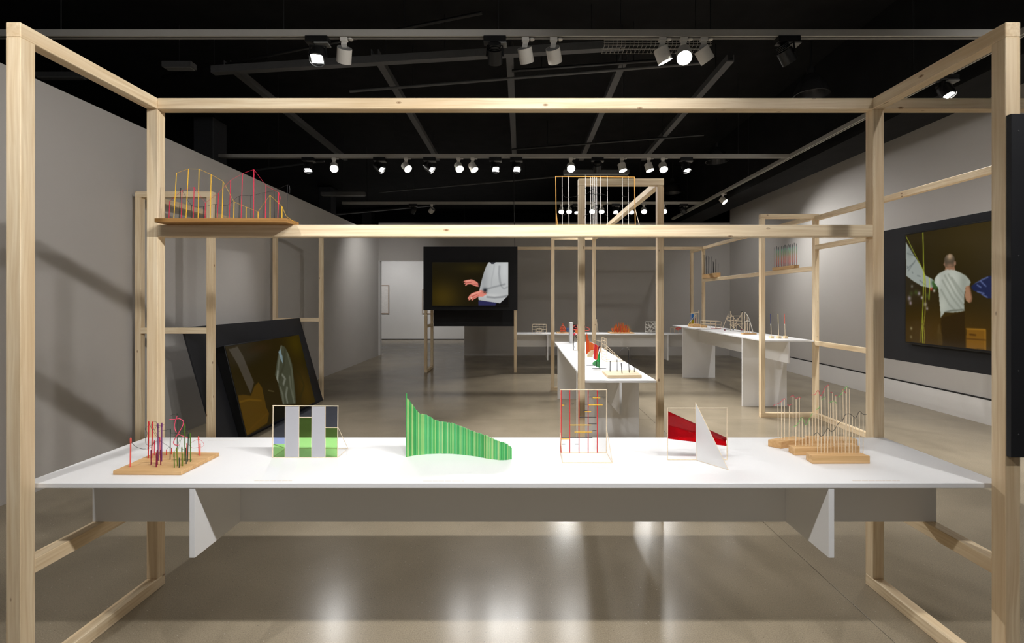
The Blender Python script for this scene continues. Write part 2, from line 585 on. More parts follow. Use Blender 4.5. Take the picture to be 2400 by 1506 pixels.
# black soffit along the right side, black wall beyond the left wall
struct('trim_1', MB().box((4.70, 5.35), (-3.2, BACK), (3.95, CEIL)), M_BLACKCEIL, 'black soffit hanging along the right wall')
struct('wall_outer_left', MB().box((-9.1, -9.0), (-3.2, 21), (0, CEIL)), M_BLACKCEIL)
struct('wall_outer_back', MB().box((-9, 8.5), (21, 21.1), (0, CEIL)), M_BLACKCEIL)
struct('wall_outer_right', MB().box((8.5, 8.6), (-3.2, 21), (0, CEIL)), M_BLACKCEIL)
# the white room beyond
struct('wall_beyond', MB().box((-8.2, 0.6), (FAR, FAR + 0.15), (0.02, 4.6)), M_WALLW)
struct('baseboard_beyond', MB().box((-8.2, 0.6), (FAR - 0.012, FAR + 0.15), (0, 0.02)), M_GROOVE)
struct('wall_beyond_left', MB().box((-8.3, -8.2), (BACK + 0.2, FAR), (0, 3.5)), M_WALLW)
struct('wall_beyond_right', MB().box((0.6, 0.7), (BACK + 0.2, FAR), (0, 3.9)), M_WALLW)
struct('wall_beyond_front', MB().box((-8.2, -4.40), (BACK + 0.2, BACK + 0.3), (0, 3.5)), M_WALLW)

for k, (x, y, lab) in enumerate(((-6.44, 10.03, 'nearest black square column showing above the left wall'),
                                 (-6.44, 16.1, 'middle black square column showing above the left wall'),
                                 (-6.44, 20.4, 'farthest slim black square column showing above the left wall'))):
    c = thing('column', lab, 'column', (x, y, 0), 'black columns beyond the left wall')
    slab(c, 'shaft', (x - 0.2, x + 0.2), (y - 0.23, y + 0.23), (0.0, CEIL - 0.05), plain('dark_column_paint', (0.045, 0.046, 0.05, 1), 0.6), 0.01)
    slab(c, 'capital', (x - 0.24, x + 0.24), (y - 0.27, y + 0.27), (CEIL - 0.05, CEIL - 0.001), M_BLACKCEIL, 0.004)

# ------------------------------------------------------------------ ceiling steel, pipes, trays
ZS = 4.90
for k, (X, y0, y1, lab) in enumerate(((-4.10, 6.75, 11.3, 'leftmost dark grey ceiling strut running away from the viewer'),
                                      (-1.95, 6.45, 11.3, 'dark grey ceiling strut second from the left'),
                                      (-0.15, 6.25, 11.3, 'middle dark grey ceiling strut running straight away'),
                                      (1.41, 6.6, 11.3, 'dark grey ceiling strut second from the right'),
                                      (2.86, 6.6, 11.3, 'rightmost dark grey ceiling strut running away from the viewer'))):
    s = thing('ceiling_strut', lab, 'strut', (X, (y0 + y1) / 2, ZS), 'ceiling struts running lengthwise')
    obj('channel', MB().box((X - 0.05, X + 0.05), (y0, y1), (ZS, ZS + 0.02)).box((X - 0.05, X - 0.04), (y0, y1), (ZS + 0.02, ZS + 0.09)).box((X + 0.04, X + 0.05), (y0, y1), (ZS + 0.02, ZS + 0.09)), M_STRUT, s)
    for yy in (y0 + 0.5, (y0 + y1) / 2, y1 - 0.5):
        obj('hanger', MB().tube([(X, yy, ZS + 0.02), (X, yy, CEIL - 0.001)], 0.006, 6), M_DUCT, s)
s = thing('ceiling_strut', 'dark grey ceiling strut slanting across above the nearest track', 'strut', (-1.0, 6.4, ZS), None)
obj('channel', MB().hexa([(-4.3, 6.70, ZS - 0.1), (-4.3, 6.80, ZS - 0.1), (1.3, 6.13, ZS - 0.1), (1.3, 6.03, ZS - 0.1)],
                         [(-4.3, 6.70, ZS - 0.005), (-4.3, 6.80, ZS - 0.005), (1.3, 6.13, ZS - 0.005), (1.3, 6.03, ZS - 0.005)]), M_STRUT, s)
for X, Y in ((-3.5, 6.66), (-1.0, 6.36), (0.9, 6.14)):
    obj('hanger', MB().tube([(X, Y, ZS - 0.006), (X, Y, CEIL - 0.001)], 0.006, 6), M_DUCT, s)
pipes = [((380, 180), (1130, 30), 4.95, 'thin black conduit crossing above the left front post'),
         ((820, 214), (1640, 148), 4.80, 'thin black conduit under the struts behind the nearest track'),
         ((1200, 166), (1560, 140), 4.85, 'short black conduit right of the middle strut'),
         ((1200, 350), (1650, 316), 4.85, 'thin black conduit above the middle track'),
         ((600, 398), (760, 378), 4.8, 'black conduit left of the second track lamp'),
         ((890, 450), (1330, 412), 4.7, 'grey conduit behind the middle track'),
         ((760, 502), (1010, 478), 4.7, 'wide black pipe below the far track')]
for k, (a, b2, z, lab) in enumerate(pipes):
    p0 = T(a[0], a[1], z); p1 = T(b2[0], b2[1], z)
    t = thing('ceiling_pipe', lab, 'pipe', (p0 + p1) / 2, 'pipes under the black ceiling')
    obj('pipe', MB().tube([p0, p1], 0.075 if k == 6 else 0.02, 10), M_DUCT if k in (0, 2, 3, 6) else M_STRUT, t, smooth=True)
    for q in (0.2, 0.8):
        pp = p0.lerp(p1, q)
        obj('hanger', MB().tube([pp, (pp.x, pp.y, CEIL - 0.001)], 0.005, 5), M_DUCT, t)
# wire cable basket with a pale luminaire in it, above the right of the nearest track
y0 = 5.72
t = thing('wire_basket', 'white wire cable basket behind the nearest track above lit lamp', 'cable tray', (1.6, y0, 4.62))
for X in [0.99 + 0.05 * i for i in range(26)]:
    obj('cross_wire', MB().tube([(X, y0, 4.72), (X, y0, 4.66), (X, y0 + 0.2, 4.66), (X, y0 + 0.2, 4.72)], 0.0028, 4), M_TRACK, t)
for (yy, zz) in ((y0, 4.72), (y0, 4.69), (y0, 4.66), (y0 + 0.1, 4.66), (y0 + 0.2, 4.66), (y0 + 0.2, 4.72)):
    obj('long_wire', MB().tube([(0.98, yy, zz), (2.26, yy, zz)], 0.003, 4), M_TRACK, t)
for X in (1.2, 2.1):
    obj('hanger', MB().tube([(X, y0 + 0.1, 4.66), (X, y0 + 0.1, CEIL - 0.001)], 0.004, 5), M_DUCT, t)
lum = [(W(420, 160, 6.6), 0.20, 'pale grey box luminaire above the left top beam, unlit'),
       (W(145, 183, 7.5), 0.36, 'pale grey box luminaire near the top edge of the left wall'),
       (W(1397, 408, 9.6), 0.65, 'long grey box luminaire above the hanging string frame'),
       (W(805, 458, 11.0), 0.5, 'grey box luminaire behind the middle track at left')]
for p, hl, lab in lum:
    t = thing('box_luminaire', lab, 'luminaire', p, 'unlit box luminaires')
    obj('housing', MB().box((p.x - hl, p.x + hl), (p.y - 0.06, p.y + 0.06), (p.z, p.z + 0.075)), M_STRUT, t, bevel=0.004)
    obj('diffuser', MB().box((p.x - hl + 0.02, p.x + hl - 0.02), (p.y - 0.05, p.y + 0.05), (p.z - 0.012, p.z - 0.0005)), M_LAMPG, t)
    obj('hanger', MB().tube([(p.x, p.y, p.z + 0.075), (p.x, p.y, CEIL - 0.001)], 0.005, 5), M_DUCT, t)
# round black bell fittings in a row at right
for d, lab in ((6.75, 'nearest black bell shaped fitting under the ceiling at right'),
               (10.0, 'middle black bell shaped fitting under the ceiling at right'),
               (12.9, 'farthest black bell shaped fitting under the ceiling at right')):
    X, Z = 4.05, 4.50
    t = thing('bell_fitting', lab, 'fitting', (X, d, Z), 'black bell fittings at right')
    mb = MB()
    prof = [(0.05, 0.30), (0.09, 0.27), (0.15, 0.20), (0.20, 0.11), (0.23, 0.0), (0.215, 0.0), (0.185, 0.11), (0.135, 0.19), (0.06, 0.25)]
    n = 28
    for (r, z) in prof:
        mb.v += [Vector((X + r * math.cos(2 * math.pi * k / n), d + r * math.sin(2 * math.pi * k / n), Z + z)) for k in range(n)]
    for i in range(len(prof) - 1):
        for k in range(n):
            mb.f.append((i * n + k, i * n + (k + 1) % n, (i + 1) * n + (k + 1) % n, (i + 1) * n + k))
    obj('shade', mb, plain('satin_grey_metal', (0.05, 0.05, 0.05, 1), 0.25, metal=0.6), t, smooth=True)
    obj('cap', MB().cyl((X, d, Z + 0.29), (X, d, Z + 0.38), 0.055, 16), M_DUCT, t, smooth=True)
    obj('stem', MB().tube([(X, d, Z + 0.38), (X, d, CEIL - 0.001)], 0.012, 8), M_DUCT, t)

# ------------------------------------------------------------------ lighting tracks and lamps
ZT = 4.0
TR = {'front': 0.55, 'near': 4.34, 'middle': 8.02, 'far': 11.9}
SIDE_X = 4.47


def track_x(lab, y, x0, x1, rods):
    t = thing('lighting_track', lab, 'track', ((x0 + x1) / 2, y, ZT), 'lighting tracks')
    obj('profile', MB().box((x0, x1), (y - 0.03, y - 0.012), (ZT, ZT + 0.058)).box((x0, x1), (y + 0.012, y + 0.03), (ZT, ZT + 0.058)).box((x0, x1), (y - 0.012, y + 0.012), (ZT + 0.035, ZT + 0.058)), M_TRACK, t)
    obj('groove', MB().box((x0, x1), (y - 0.012, y + 0.012), (ZT + 0.02, ZT + 0.0345)), M_GROOVE, t)
    for X in rods:
        obj('hanger', MB().tube([(X, y, ZT + 0.058), (X, y, CEIL - 0.001)], 0.005, 6), M_DUCT, t)
    return t


track_x('grey lighting track overhead at the near end of the room', TR['front'], -4.1, 4.4, (-3, 0, 3))
track_x('nearest grey lighting track crossing the top of the view', TR['near'], -5.6, 4.44, [(p - CX) * TR['near'] / F for p in (143, 665, 1168, 1665, 2140)])
track_x('middle grey lighting track carrying the row of bright lamps', TR['middle'], -5.0, 4.44, [(p - CX) * TR['middle'] / F for p in (652, 924, 1462, 1730)])
track_x('farthest grey lighting track, seen through the hanging string frame', TR['far'], -4.4, 4.44, [(p - CX) * TR['far'] / F for p in (860, 1206, 1500)])
t = thing('lighting_track', 'grey lighting track running away along the right side', 'track', (SIDE_X, 7, ZT), 'lighting tracks')
obj('profile', MB().box((SIDE_X - 0.03, SIDE_X - 0.012), (-2.5, BACK - 0.05), (ZT, ZT + 0.058)).box((SIDE_X + 0.012, SIDE_X + 0.03), (-2.5, BACK - 0.05), (ZT, ZT + 0.058)).box((SIDE_X - 0.012, SIDE_X + 0.012), (-2.5, BACK - 0.05), (ZT + 0.035, ZT + 0.058)), M_TRACK, t)
obj('groove', MB().box((SIDE_X - 0.012, SIDE_X + 0.012), (-2.5, BACK - 0.05), (ZT + 0.02, ZT + 0.0345)), M_GROOVE, t)
for yy in (1, 5.5, 9.5, 13):
    obj('hanger', MB().tube([(SIDE_X, yy, ZT + 0.058), (SIDE_X, yy, CEIL - 0.001)], 0.005, 6), M_DUCT, t)
t = track_x('added unseen grey lighting track in the white room beyond the doorway', 17.2, -7.5, 0.0, (-6, -2))  # unseen track, added to carry the far room's extra lamps


def frame_of(d):
    d = Vector(d).normalized()
    a = d.cross(Vector((0, 0, 1)))
    if a.length < 1e-4: a = Vector((1, 0, 0))
    a.normalize()
    return d, a, a.cross(d).normalized()


def lamp(kind, x, y, aim, lit, label, power=None, cone=62, blend=0.45, group='track spotlights', size=1.0):
    drop = (0.150 if kind == 'white' else 0.168)
    c = Vector((x, y, ZT - drop))
    d, a, u = frame_of(Vector(aim) - c)
    t = thing('track_spotlight', label, 'spotlight', (x, y, ZT), group)
    front = c + d * 0.065
    if kind == 'white':
        obj('adapter', MB().box((x - 0.035, x + 0.03), (y - 0.02, y + 0.02), (ZT - 0.035, ZT - 0.0005)), M_LAMPW, t, bevel=0.004)
        obj('locking_tab', MB().cyl((x + 0.055, y, ZT - 0.02), (x + 0.055, y, ZT - 0.012), 0.024, 14).box((x + 0.03, x + 0.045), (y - 0.008, y + 0.008), (ZT - 0.02, ZT - 0.012)), M_LAMPW, t)
        back = c - d * 0.055
        mb = MB()
        top = Vector((x, y, ZT - 0.035)); mid = Vector((x - 0.004, y, ZT - 0.06))
        w = Vector((1, 0, 0)) * 0.024
        th = Vector((0, 1, 0)) * 0.006
        for p, q in ((top, mid), (mid, back)):
            mb.hexa([p - w - th, p + w - th, p + w + th, p - w + th], [q - w - th, q + w - th, q + w + th, q - w + th])
        obj('bracket', mb, M_LAMPW, t)
        bd = obj('body', MB().tube([c - d * 0.055, c + d * 0.068], 0.064, 28, cap=False), M_LAMPW, t, smooth=True)
        obj('back_plate', MB().cyl(c - d * 0.0545, c - d * 0.046, 0.0625, 28), M_LAMPG, bd)
        obj('lens', MB().cyl(c + d * 0.050, c + d * 0.055, 0.061, 24), M_LENS if lit else M_LENSOFF, t)
    else:
        obj('gear_box', MB().box((x - 0.10, x + 0.10), (y - 0.045, y + 0.045), (ZT - 0.055, ZT - 0.0005)), M_LAMPB, t, bevel=0.004)
        obj('gear_lid', MB().box((x - 0.02, x + 0.105), (y - 0.045, y + 0.045), (ZT - 0.070, ZT - 0.056)), M_LAMPG, t, bevel=0.003)
        hub = Vector((x, y, ZT - 0.071))
        mb = MB().tube([c - a * 0.075, hub - a * 0.0675 - Vector((0, 0, 0.02)), hub - a * 0.0675, hub + a * 0.0675, hub + a * 0.0675 - Vector((0, 0, 0.02)), c + a * 0.075], 0.008, 6)
        obj('yoke', mb, M_LAMPB, t)
        bd = obj('body', MB().tube([c - d * 0.06, c - d * 0.045, c + d * 0.06], 0.066, 28, cap=False).cyl(c - d * 0.06, c - d * 0.05, 0.064, 28), M_LAMPB, t, smooth=True)
        for k in range(4):
            q = c - d * (0.07 + 0.012 * k)
            obj('cooling_fin', MB().cyl(q, q - d * 0.005, 0.055, 20), M_LAMPB, bd)
        ln = obj('lens', MB().cyl(c + d * 0.035, c + d * 0.04, 0.062, 24), M_LENSOFF, t)
        for i in range(3):
            for j in range(2):
                p = c + d * 0.041 + a * (i - 1) * 0.034 + u * (j - 0.5) * 0.04
                s1, s2 = a * 0.014, u * 0.016
                obj('led', MB().hexa([p - s1 - s2, p + s1 - s2, p + s1 + s2, p - s1 + s2], [p - s1 - s2 + d * .004, p + s1 - s2 + d * .004, p + s1 + s2 + d * .004, p - s1 + s2 + d * .004]), M_LENS if lit else M_LAMPG, ln)
    if power:
        ld = bpy.data.lights.new('lamp_light', 'SPOT')
        ld.energy = power
        ld.color = LAMP_COLOR
        ld.spot_size = math.radians(cone)
        ld.spot_blend = blend
        ld.shadow_soft_size = 0.05
        lo = bpy.data.objects.new('lamp_light', ld)
        COL.objects.link(lo)
        lo.parent = t
        lo.location = c + d * 0.09 - WL[t.name]
        lo.rotation_euler = d.to_track_quat('-Z', 'Y').to_euler()
    return t


def TX(px, tr):
    return (px - CX) * TR[tr] / F


P = POWER
# front track (above the viewer): washes the long table and the floor in front of it
for x, aim, lab in ((-3.4, (-4.2, 3.6, 1.6), 'white spotlight overhead, farthest left on the front track'),
                    (-2.3, (-1.0, 2.6, 0.7), 'white spotlight overhead, second from left on the front track'),
                    (-1.1, (0.5, 2.6, 0.7), 'white spotlight overhead, third from left on the front track'),
                    (0.2, (0.0, 2.7, 0.8), 'white spotlight overhead in the middle of the front track'),
                    (1.3, (-0.5, 2.6, 0.7), 'white spotlight overhead, third from right on the front track'),
                    (2.5, (1.0, 2.6, 0.7), 'white spotlight overhead, second from right on the front track'),
                    (3.7, (4.6, 4.0, 1.2), 'white spotlight overhead, farthest right on the front track')):
    lamp('white', x, TR['front'], aim, True, lab, P['front'], 74, 0.8)
lamp('white', 1.9, TR['front'], (-4.2, 5.6, 1.6), True, 'added unseen white spotlight overhead, aimed across at far left wall', P['front'] * 3.1, 75, 1.0)  # extra lamp out of view, added to brighten the far left wall
lamp('white', 0.75, TR['front'], (-4.2, 3.4, 1.5), True, 'added unseen white spotlight overhead, aimed across at near left wall', P['front'] * 1.3, 75, 1.0)  # likewise added out of view, brightens the near left wall
NEAR = [('black', 745, (-1.5, 2.3, .87), True, 'lit black spotlight at the left end of the nearest track'),
        ('white', 807, (-2.9, 7.2, 0.3), True, 'white spotlight beside the lit black one on the nearest track'),
        ('black', 1160, (-0.3, 8.6, 0.0), True, 'black spotlight facing away in the middle of the nearest track'),
        ('white', 1232, (0.8, 6.6, .88), True, 'left of two white spotlights hanging side by side on nearest track'),
        ('white', 1298, (1.3, 7.4, .88), True, 'right of two white spotlights hanging side by side on nearest track'),
        ('white', 1553, (3.0, 5.0, 0.0), True, 'white spotlight tilted right, left of the brightest lamp on nearest track'),
        ('white', 1603, (0.9, 2.0, .87), True, 'brightest lit white spotlight on the nearest track'),
        ('white', 1650, (3.9, 5.2, 0.9), True, 'white spotlight tilted right, right of the brightest lamp on nearest track'),
        ('black', 1845, (4.05, 5.0, 1.6), True, 'black spotlight at the right end of the nearest track')]
for kd, px, aim, lit, lab in NEAR:
    lamp(kd, TX(px, 'near'), TR['near'], aim, lit, lab, P['near'] * (0.7 if aim[1] < 4 else 1.0), 60 if aim[1] < 4 else 95, 1.0)
MID = [('black', 723, (-3.3, 6.4, .5), True, 'lit black spotlight farthest left on the middle track'),
       ('white', 783, (-1.6, 4.4, 0.6), True, 'dazzling spotlight near the left end of the middle track'),
       ('black', 890, (1.6, 6.6, 0.4), True, 'lit black spotlight, third from left on the middle track'),
       ('white', 952, (0.8, 6.0, 0.9), True, 'lit white spotlight, fourth from left on the middle track'),
       ('black', 1007, (2.4, 6.6, 0.6), True, 'lit black spotlight, fifth from left on the middle track'),
       ('white', 1075, (0.3, 5.6, .9), True, 'lit white spotlight, sixth from left on the middle track'),
       ('white', 1108, (0.9, 7.0, .88), True, 'white spotlight tilted right at the centre of the middle track'),
       ('black', 1161, (0.4, 5.0, .9), True, 'left one of two lit black spotlights at centre of middle track'),
       ('black', 1210, (0.9, 4.9, .9), True, 'right one of two lit black spotlights at centre of middle track'),
       ('white', 1338, (0.7, 4.4, 0.9), True, 'dazzling spotlight just above the hanging string frame'),
       ('black', 1400, (1.6, 10.9, .6), True, 'black spotlight facing away above the hanging string frame'),
       ('white', 1458, (2.5, 7.3, 0.2), True, 'white spotlight tilted right, fifth from the right on middle track'),
       ('white', 1521, (3.1, 7.3, 0.2), True, 'white spotlight tilted right, third from the right on middle track'),
       ('white', 1554, (2.4, 5.6, .5), True, 'lit white spotlight, second from the right on middle track'),
       ('black', 1608, (3.3, 6.9, 1.0), True, 'lit black spotlight farthest right on the middle track')]
for kd, px, aim, lit, lab in MID:
    lamp(kd, TX(px, 'middle'), TR['middle'], aim, lit, lab, P['middle'] * (1.0 if aim[1] < 8 else 0.6), 64 if aim[1] < 8 else 80, 0.9)
FARL = [('black', 968, (-4.2, 12.8, 1.4), True, 'black spotlight facing away farthest left on the far track'),
        ('white', 1012, (-4.2, 13.4, 2.0), True, 'white spotlight facing away near the left end of the far track'),
        ('white', 1316, (0.6, 9.6, 1.0), True, 'lit white spotlight at left inside the string frame on far track'),
        ('white', 1334, (0.9, 9.4, .9), True, 'lit white spotlight, second inside the string frame on far track'),
        ('black', 1352, (1.2, 10.6, .9), True, 'lit black spotlight left of the tall timber post on far track'),
        ('white', 1388, (1.2, 9.0, .9), True, 'bright white spotlight behind the close row of strings'),
        ('white', 1410, (1.6, 9.4, .9), True, 'lit white spotlight right of the close row of strings'),
        ('black', 1443, (2.0, 9.8, 1.0), True, 'lit black spotlight in the middle of the far track'),
        ('black', 1480, (2.6, 9.8, 1.0), True, 'lit black spotlight behind the sloping timber on the far track'),
        ('white', 1509, (2.8, 8.9, 1.0), True, 'lit white spotlight under the sloping timber on the far track'),
        ('white', 1556, (3.3, 9.0, 1.1), True, 'lit white spotlight right of the tall timber post on far track'),
        ('black', 1602, (6.1, 12.9, 1.6), True, 'black spotlight facing away farthest right on the far track')]
for kd, px, aim, lit, lab in FARL:
    lamp(kd, TX(px, 'far'), TR['far'], aim, lit, lab, P['far'] * (1.0 if aim[1] < 11.9 else 0.5), 76 if aim[1] < 11.9 else 110, 1.0)
lamp('white', SIDE_X, 10.7, (6.1, 9.0, 1.4), True, 'small lit white spotlight far along the right track', P['side'] * 1.2, 120, 1.0)
lamp('black', SIDE_X, 5.08, (5.0, 3.7, 0.7), True, 'lit black spotlight on the right track near the top right corner', P['side'], 110, 1.0)
lamp('white', SIDE_X, 2.9, (6.1, 5.2, 0.7), True, 'added unseen white spotlight on the right track beside the viewer', P['side'] * 1.4, 100, 1.0)  # extra lamp out of view, added to wash the lower right wall
lamp('white', SIDE_X, 1.2, (6.1, 4.4, 2.2), True, 'added unseen white spotlight on the right track behind the viewer', P['side'] * 1.6, 115, 1.0)  # second added lamp out of view, washes the upper right wall
for x, lab in ((-6.2, 'left added unseen white spotlight in the room beyond the doorway'), (-3.9, 'middle added unseen white spotlight in the room beyond the doorway'), (-1.6, 'right added unseen white spotlight in the room beyond the doorway')):
    lamp('white', x, 17.2, (x, 20.0, 1.7), True, lab, P['beyond'], 95, 0.7)  # unseen lamps, added to make the far room bright

# ------------------------------------------------------------------ timber frames and white tables
p_ = 0.062
TOP0, TOP1 = 2.735, 2.797
# --- long frame around the front table
AXL, AXR = (-2.130, -2.068), (2.003, 2.065)
AY1, AY2 = (1.998, 2.060), (2.750, 2.812)
fa = thing('timber_frame', 'large pale pine frame around the front white table', 'frame', (0, 2.4, 0), 'pine frames')
for X in (AXL, AXR):
    beam(fa, 'post', X, AY1, (p_, TOP0))
    beam(fa, 'post', X, AY2, (p_, TOP0))
    beam(fa, 'top_beam', X, (AY1[0], AY2[1]), (TOP0, TOP1))
    beam(fa, 'runner', X, (AY1[0], AY2[1]), (0, p_))
    beam(fa, 'side_rail', X, (AY1[1], AY2[0]), (0.486, 0.548))
beam(fa, 'top_rail', (AXL[1], AXR[0]), AY2, (TOP0, TOP1))
beam(fa, 'shelf_rail', (AXL[1], AXR[0]), AY2, (2.010, 2.076))


def table_x(label, x, y, z, fins, finz, apron_y):
    """white table whose long side runs left to right: top, long apron, cross fins"""
    t = thing('display_table', label, 'table', ((x[0] + x[1]) / 2, (y[0] + y[1]) / 2, finz), 'white display tables')
    slab(t, 'tabletop', x, y, (z - 0.022, z), M_WHITE)
    slab(t, 'apron', x, (apron_y, apron_y + 0.022), (0.548, z - 0.0222), M_WHITE, 0.001)
    for fx in fins:
        ya, yb, zt_ = y[0] + 0.002, y[1] - 0.002, z - 0.0222
        if finz < 0.54:
            prof = [(ya, finz), (yb, finz), (yb, zt_), (apron_y + 0.0225, zt_), (apron_y + 0.0225, 0.5475), (apron_y - 0.0005, 0.5475), (apron_y - 0.0005, zt_), (ya, zt_)]
            obj('fin', MB().prism([(fx - 0.012, q[0], q[1]) for q in prof], (0.024, 0, 0)), M_WHITE, t)
        else:
            slab(t, 'fin', (fx - 0.012, fx + 0.012), (ya, apron_y - 0.0005), (finz, zt_), M_WHITE, 0.001)
            slab(t, 'fin', (fx - 0.012, fx + 0.012), (apron_y + 0.0225, yb), (finz, zt_), M_WHITE, 0.001)
    return t


def table_y(label, x, y, z, legs, apron_z):
    t = thing('display_table', label, 'table', ((x[0] + x[1]) / 2, (y[0] + y[1]) / 2, 0), 'white display tables')
    slab(t, 'tabletop', x, y, (z - 0.022, z), M_WHITE)
    m = (x[0] + x[1]) / 2
    slab(t, 'apron', (m - 0.011, m + 0.011), (y[0] + 0.002, y[1] - 0.002), (apron_z, z - 0.0222), M_WHITE, 0.001)
    for ly in legs:
        zt_ = z - 0.0222
        prof = [(x[0], 0), (x[1], 0), (x[1], zt_), (m + 0.0115, zt_), (m + 0.0115, apron_z - 0.0005), (m - 0.0115, apron_z - 0.0005), (m - 0.0115, zt_), (x[0], zt_)]
        obj('leg_panel', MB().prism([(q[0], ly - 0.011, q[1]) for q in prof], (0, 0.022, 0)), M_WHITE, t)
    return t


table_x('long white table in the front holding green and red models', (-2.127, 2.062), (2.0625, 2.7475), 0.868, (-1.404, 1.326), 0.5485, 2.40)

# --- pine section continuing to the right of the front frame, with its black panel
fg = thing('timber_frame', 'pine rail continuing out of view at the right edge', 'frame', (3.1, 2.5, 0), 'pine frames')
GX = (4.26, 4.322)
beam(fg, 'top_rail', (2.066, GX[0]), AY2, (TOP0, TOP1))
for yy in (AY1, AY2):
    beam(fg, 'post', GX, yy, (p_, TOP0))
beam(fg, 'top_beam', GX, (AY1[0], AY2[1]), (TOP0, TOP1))
beam(fg, 'runner', GX, (AY1[0], AY2[1]), (0, p_))
pr = thing('display_board', 'black panel screwed to the front right post at picture edge', 'panel', (3.1, 1.98, 1.0), 'black display panels')
slab(pr, 'board', (2.004, 4.30), (1.9765, 1.9978), (1.005, 2.41), M_PANEL, 0.0015)
for zz in (1.10, 1.36, 1.83, 2.34):
    obj('screw', MB().cyl((2.034, 1.9765, zz), (2.034, 1.9755, zz), 0.003, 8), M_STRUT, pr)

# --- frame C: narrow end faces us, table runs away
CXL, CXR = (0.545, 0.607), (1.293, 1.355)
CY1, CY2 = (4.580, 4.642), (8.760, 8.822)
fc = thing('timber_frame', 'tall pine frame around the white table running away in the middle', 'frame', (0.95, 6.7, 0), 'pine frames')
for Y in (CY1, CY2):
    beam(fc, 'post', CXL, Y, (p_, TOP0))
    beam(fc, 'post', CXR, Y, (p_, TOP0))
    beam(fc, 'top_beam', (CXL[0], CXR[1]), Y, (TOP0, TOP1))
    beam(fc, 'runner', (CXL[0], CXR[1]), Y, (0, p_))
beam(fc, 'top_rail', CXR, (CY1[1], CY2[0]), (TOP0, TOP1))
table_y('white table running away in the middle, holding orange and green models', (0.609, 1.291), (4.60, 8.81), 0.882, (5.30, 8.06), 0.555)

TOPB0, TOPB1 = 2.788, 2.850
# --- frame B at the back: table section and television section
BY1, BY2 = (10.95, 11.012), (11.700, 11.762)
fb = thing('timber_frame', 'pine frame around the white table along the back wall', 'frame', (2.0, 11.35, 0), 'pine frames')
BXR, BXJ, BXL = (4.114, 4.176), (-0.160, -0.098), (-2.190, -2.128)
for X in (BXR, BXJ):
    for Y in (BY1, BY2):
        beam(fb, 'post', X, Y, (p_, TOPB0))
    beam(fb, 'top_beam', X, (BY1[0], BY2[1]), (TOPB0, TOPB1))
    beam(fb, 'runner', X, (BY1[0], BY2[1]), (0, p_))
    beam(fb, 'side_rail', X, (BY1[1], BY2[0]), (0.486, 0.548))
beam(fb, 'top_rail', (BXJ[1], BXR[0]), BY1, (TOPB0, TOPB1))
table_x('white table along the back wall holding the spiky orange model', (-0.155, 4.170), (11.014, 11.698), 0.868, (0.610, 3.35), 0.27, 11.345)
ft = thing('timber_frame', 'pine stand carrying the black panel with the moving hands screen', 'frame', (-1.1, 11.3, 0), 'pine frames')
for Y in (BY1, BY2):
    beam(ft, 'post', BXL, Y, (p_, TOPB0))
    beam(ft, 'top_rail', (BXL[1], BXJ[0]), Y, (TOPB0, TOPB1))
beam(ft, 'top_beam', BXL, (BY1[0], BY2[1]), (TOPB0, TOPB1))
beam(ft, 'runner', BXL, (BY1[0], BY2[1]), (0, p_))
beam(ft, 'side_rail', BXL, (BY1[1], BY2[0]), (1.01, 1.072))
pb = thing('display_board', 'black panel behind the screen with gesturing hands', 'panel', (-1.1, 10.94, 1.412), 'black display panels')
slab(pb, 'board', (-2.205, -0.078), (10.927, 10.949), (1.412, 2.8495), M_PANEL, 0.001)
pb2 = thing('display_board', 'black panel lower at the back of the screen stand', 'panel', (-1.1, 11.77, 1.0), 'black display panels')
slab(pb2, 'board', (-2.125, -0.155), (11.763, 11.785), (1.005, 2.42), M_PANEL, 0.001)

# --- frame D at right, table runs away, rails go on towards us
DXL, DXR = (3.360, 3.422), (4.114, 4.176)
DY1 = (6.770, 6.832)
fd = thing('timber_frame', 'pine frame with a shelf rail around the high table at right', 'frame', (3.77, 8.8, 0), 'pine frames')
for X in (DXL, DXR):
    beam(fd, 'post', X, DY1, (p_, TOPB0))
beam(fd, 'top_beam', (DXL[0], DXR[1]), DY1, (TOPB0, TOPB1))
beam(fd, 'runner', (DXL[0], DXR[1]), DY1, (0, p_))
beam(fd, 'top_rail', DXR, (DY1[1], BY1[0]), (TOPB0, TOPB1))
beam(fd, 'shelf_rail', DXR, (DY1[1], BY1[0]), (2.058, 2.1225))
table_y('high white table running away at the right, holding small stick models', (3.424, 4.112), (6.79, 10.93), 1.080, (7.49, 10.25), 0.755)
fe = thing('timber_frame', 'pine rails carrying the black panel with the man screen', 'frame', (4.14, 4.8, 0), 'pine frames')
beam(fe, 'top_rail', DXR, (2.83, DY1[0]), (TOPB0 - 0.028, TOPB1 - 0.028))
beam(fe, 'panel_rail', DXR, (2.892, DY1[0]), (2.352, 2.414))
beam(fe, 'panel_rail', DXR, (2.892, DY1[0]), (1.010, 1.072))
beam(fe, 'runner', DXR, (5.56, DY1[0]), (0, p_))
for za, zb_ in ((p_, 1.010), (1.072, 2.352), (2.414, TOPB0 - 0.028)):
    beam(fe, 'post', DXR, (5.56, 5.622), (za, zb_))
pe = thing('display_board', 'black panel behind the screen showing a man from the back', 'panel', (4.1, 4.2, 1.0), 'black display panels')
slab(pe, 'board', (4.092, 4.1135), (2.83, 5.50), (0.993, 2.425), M_PANEL, 0.001)

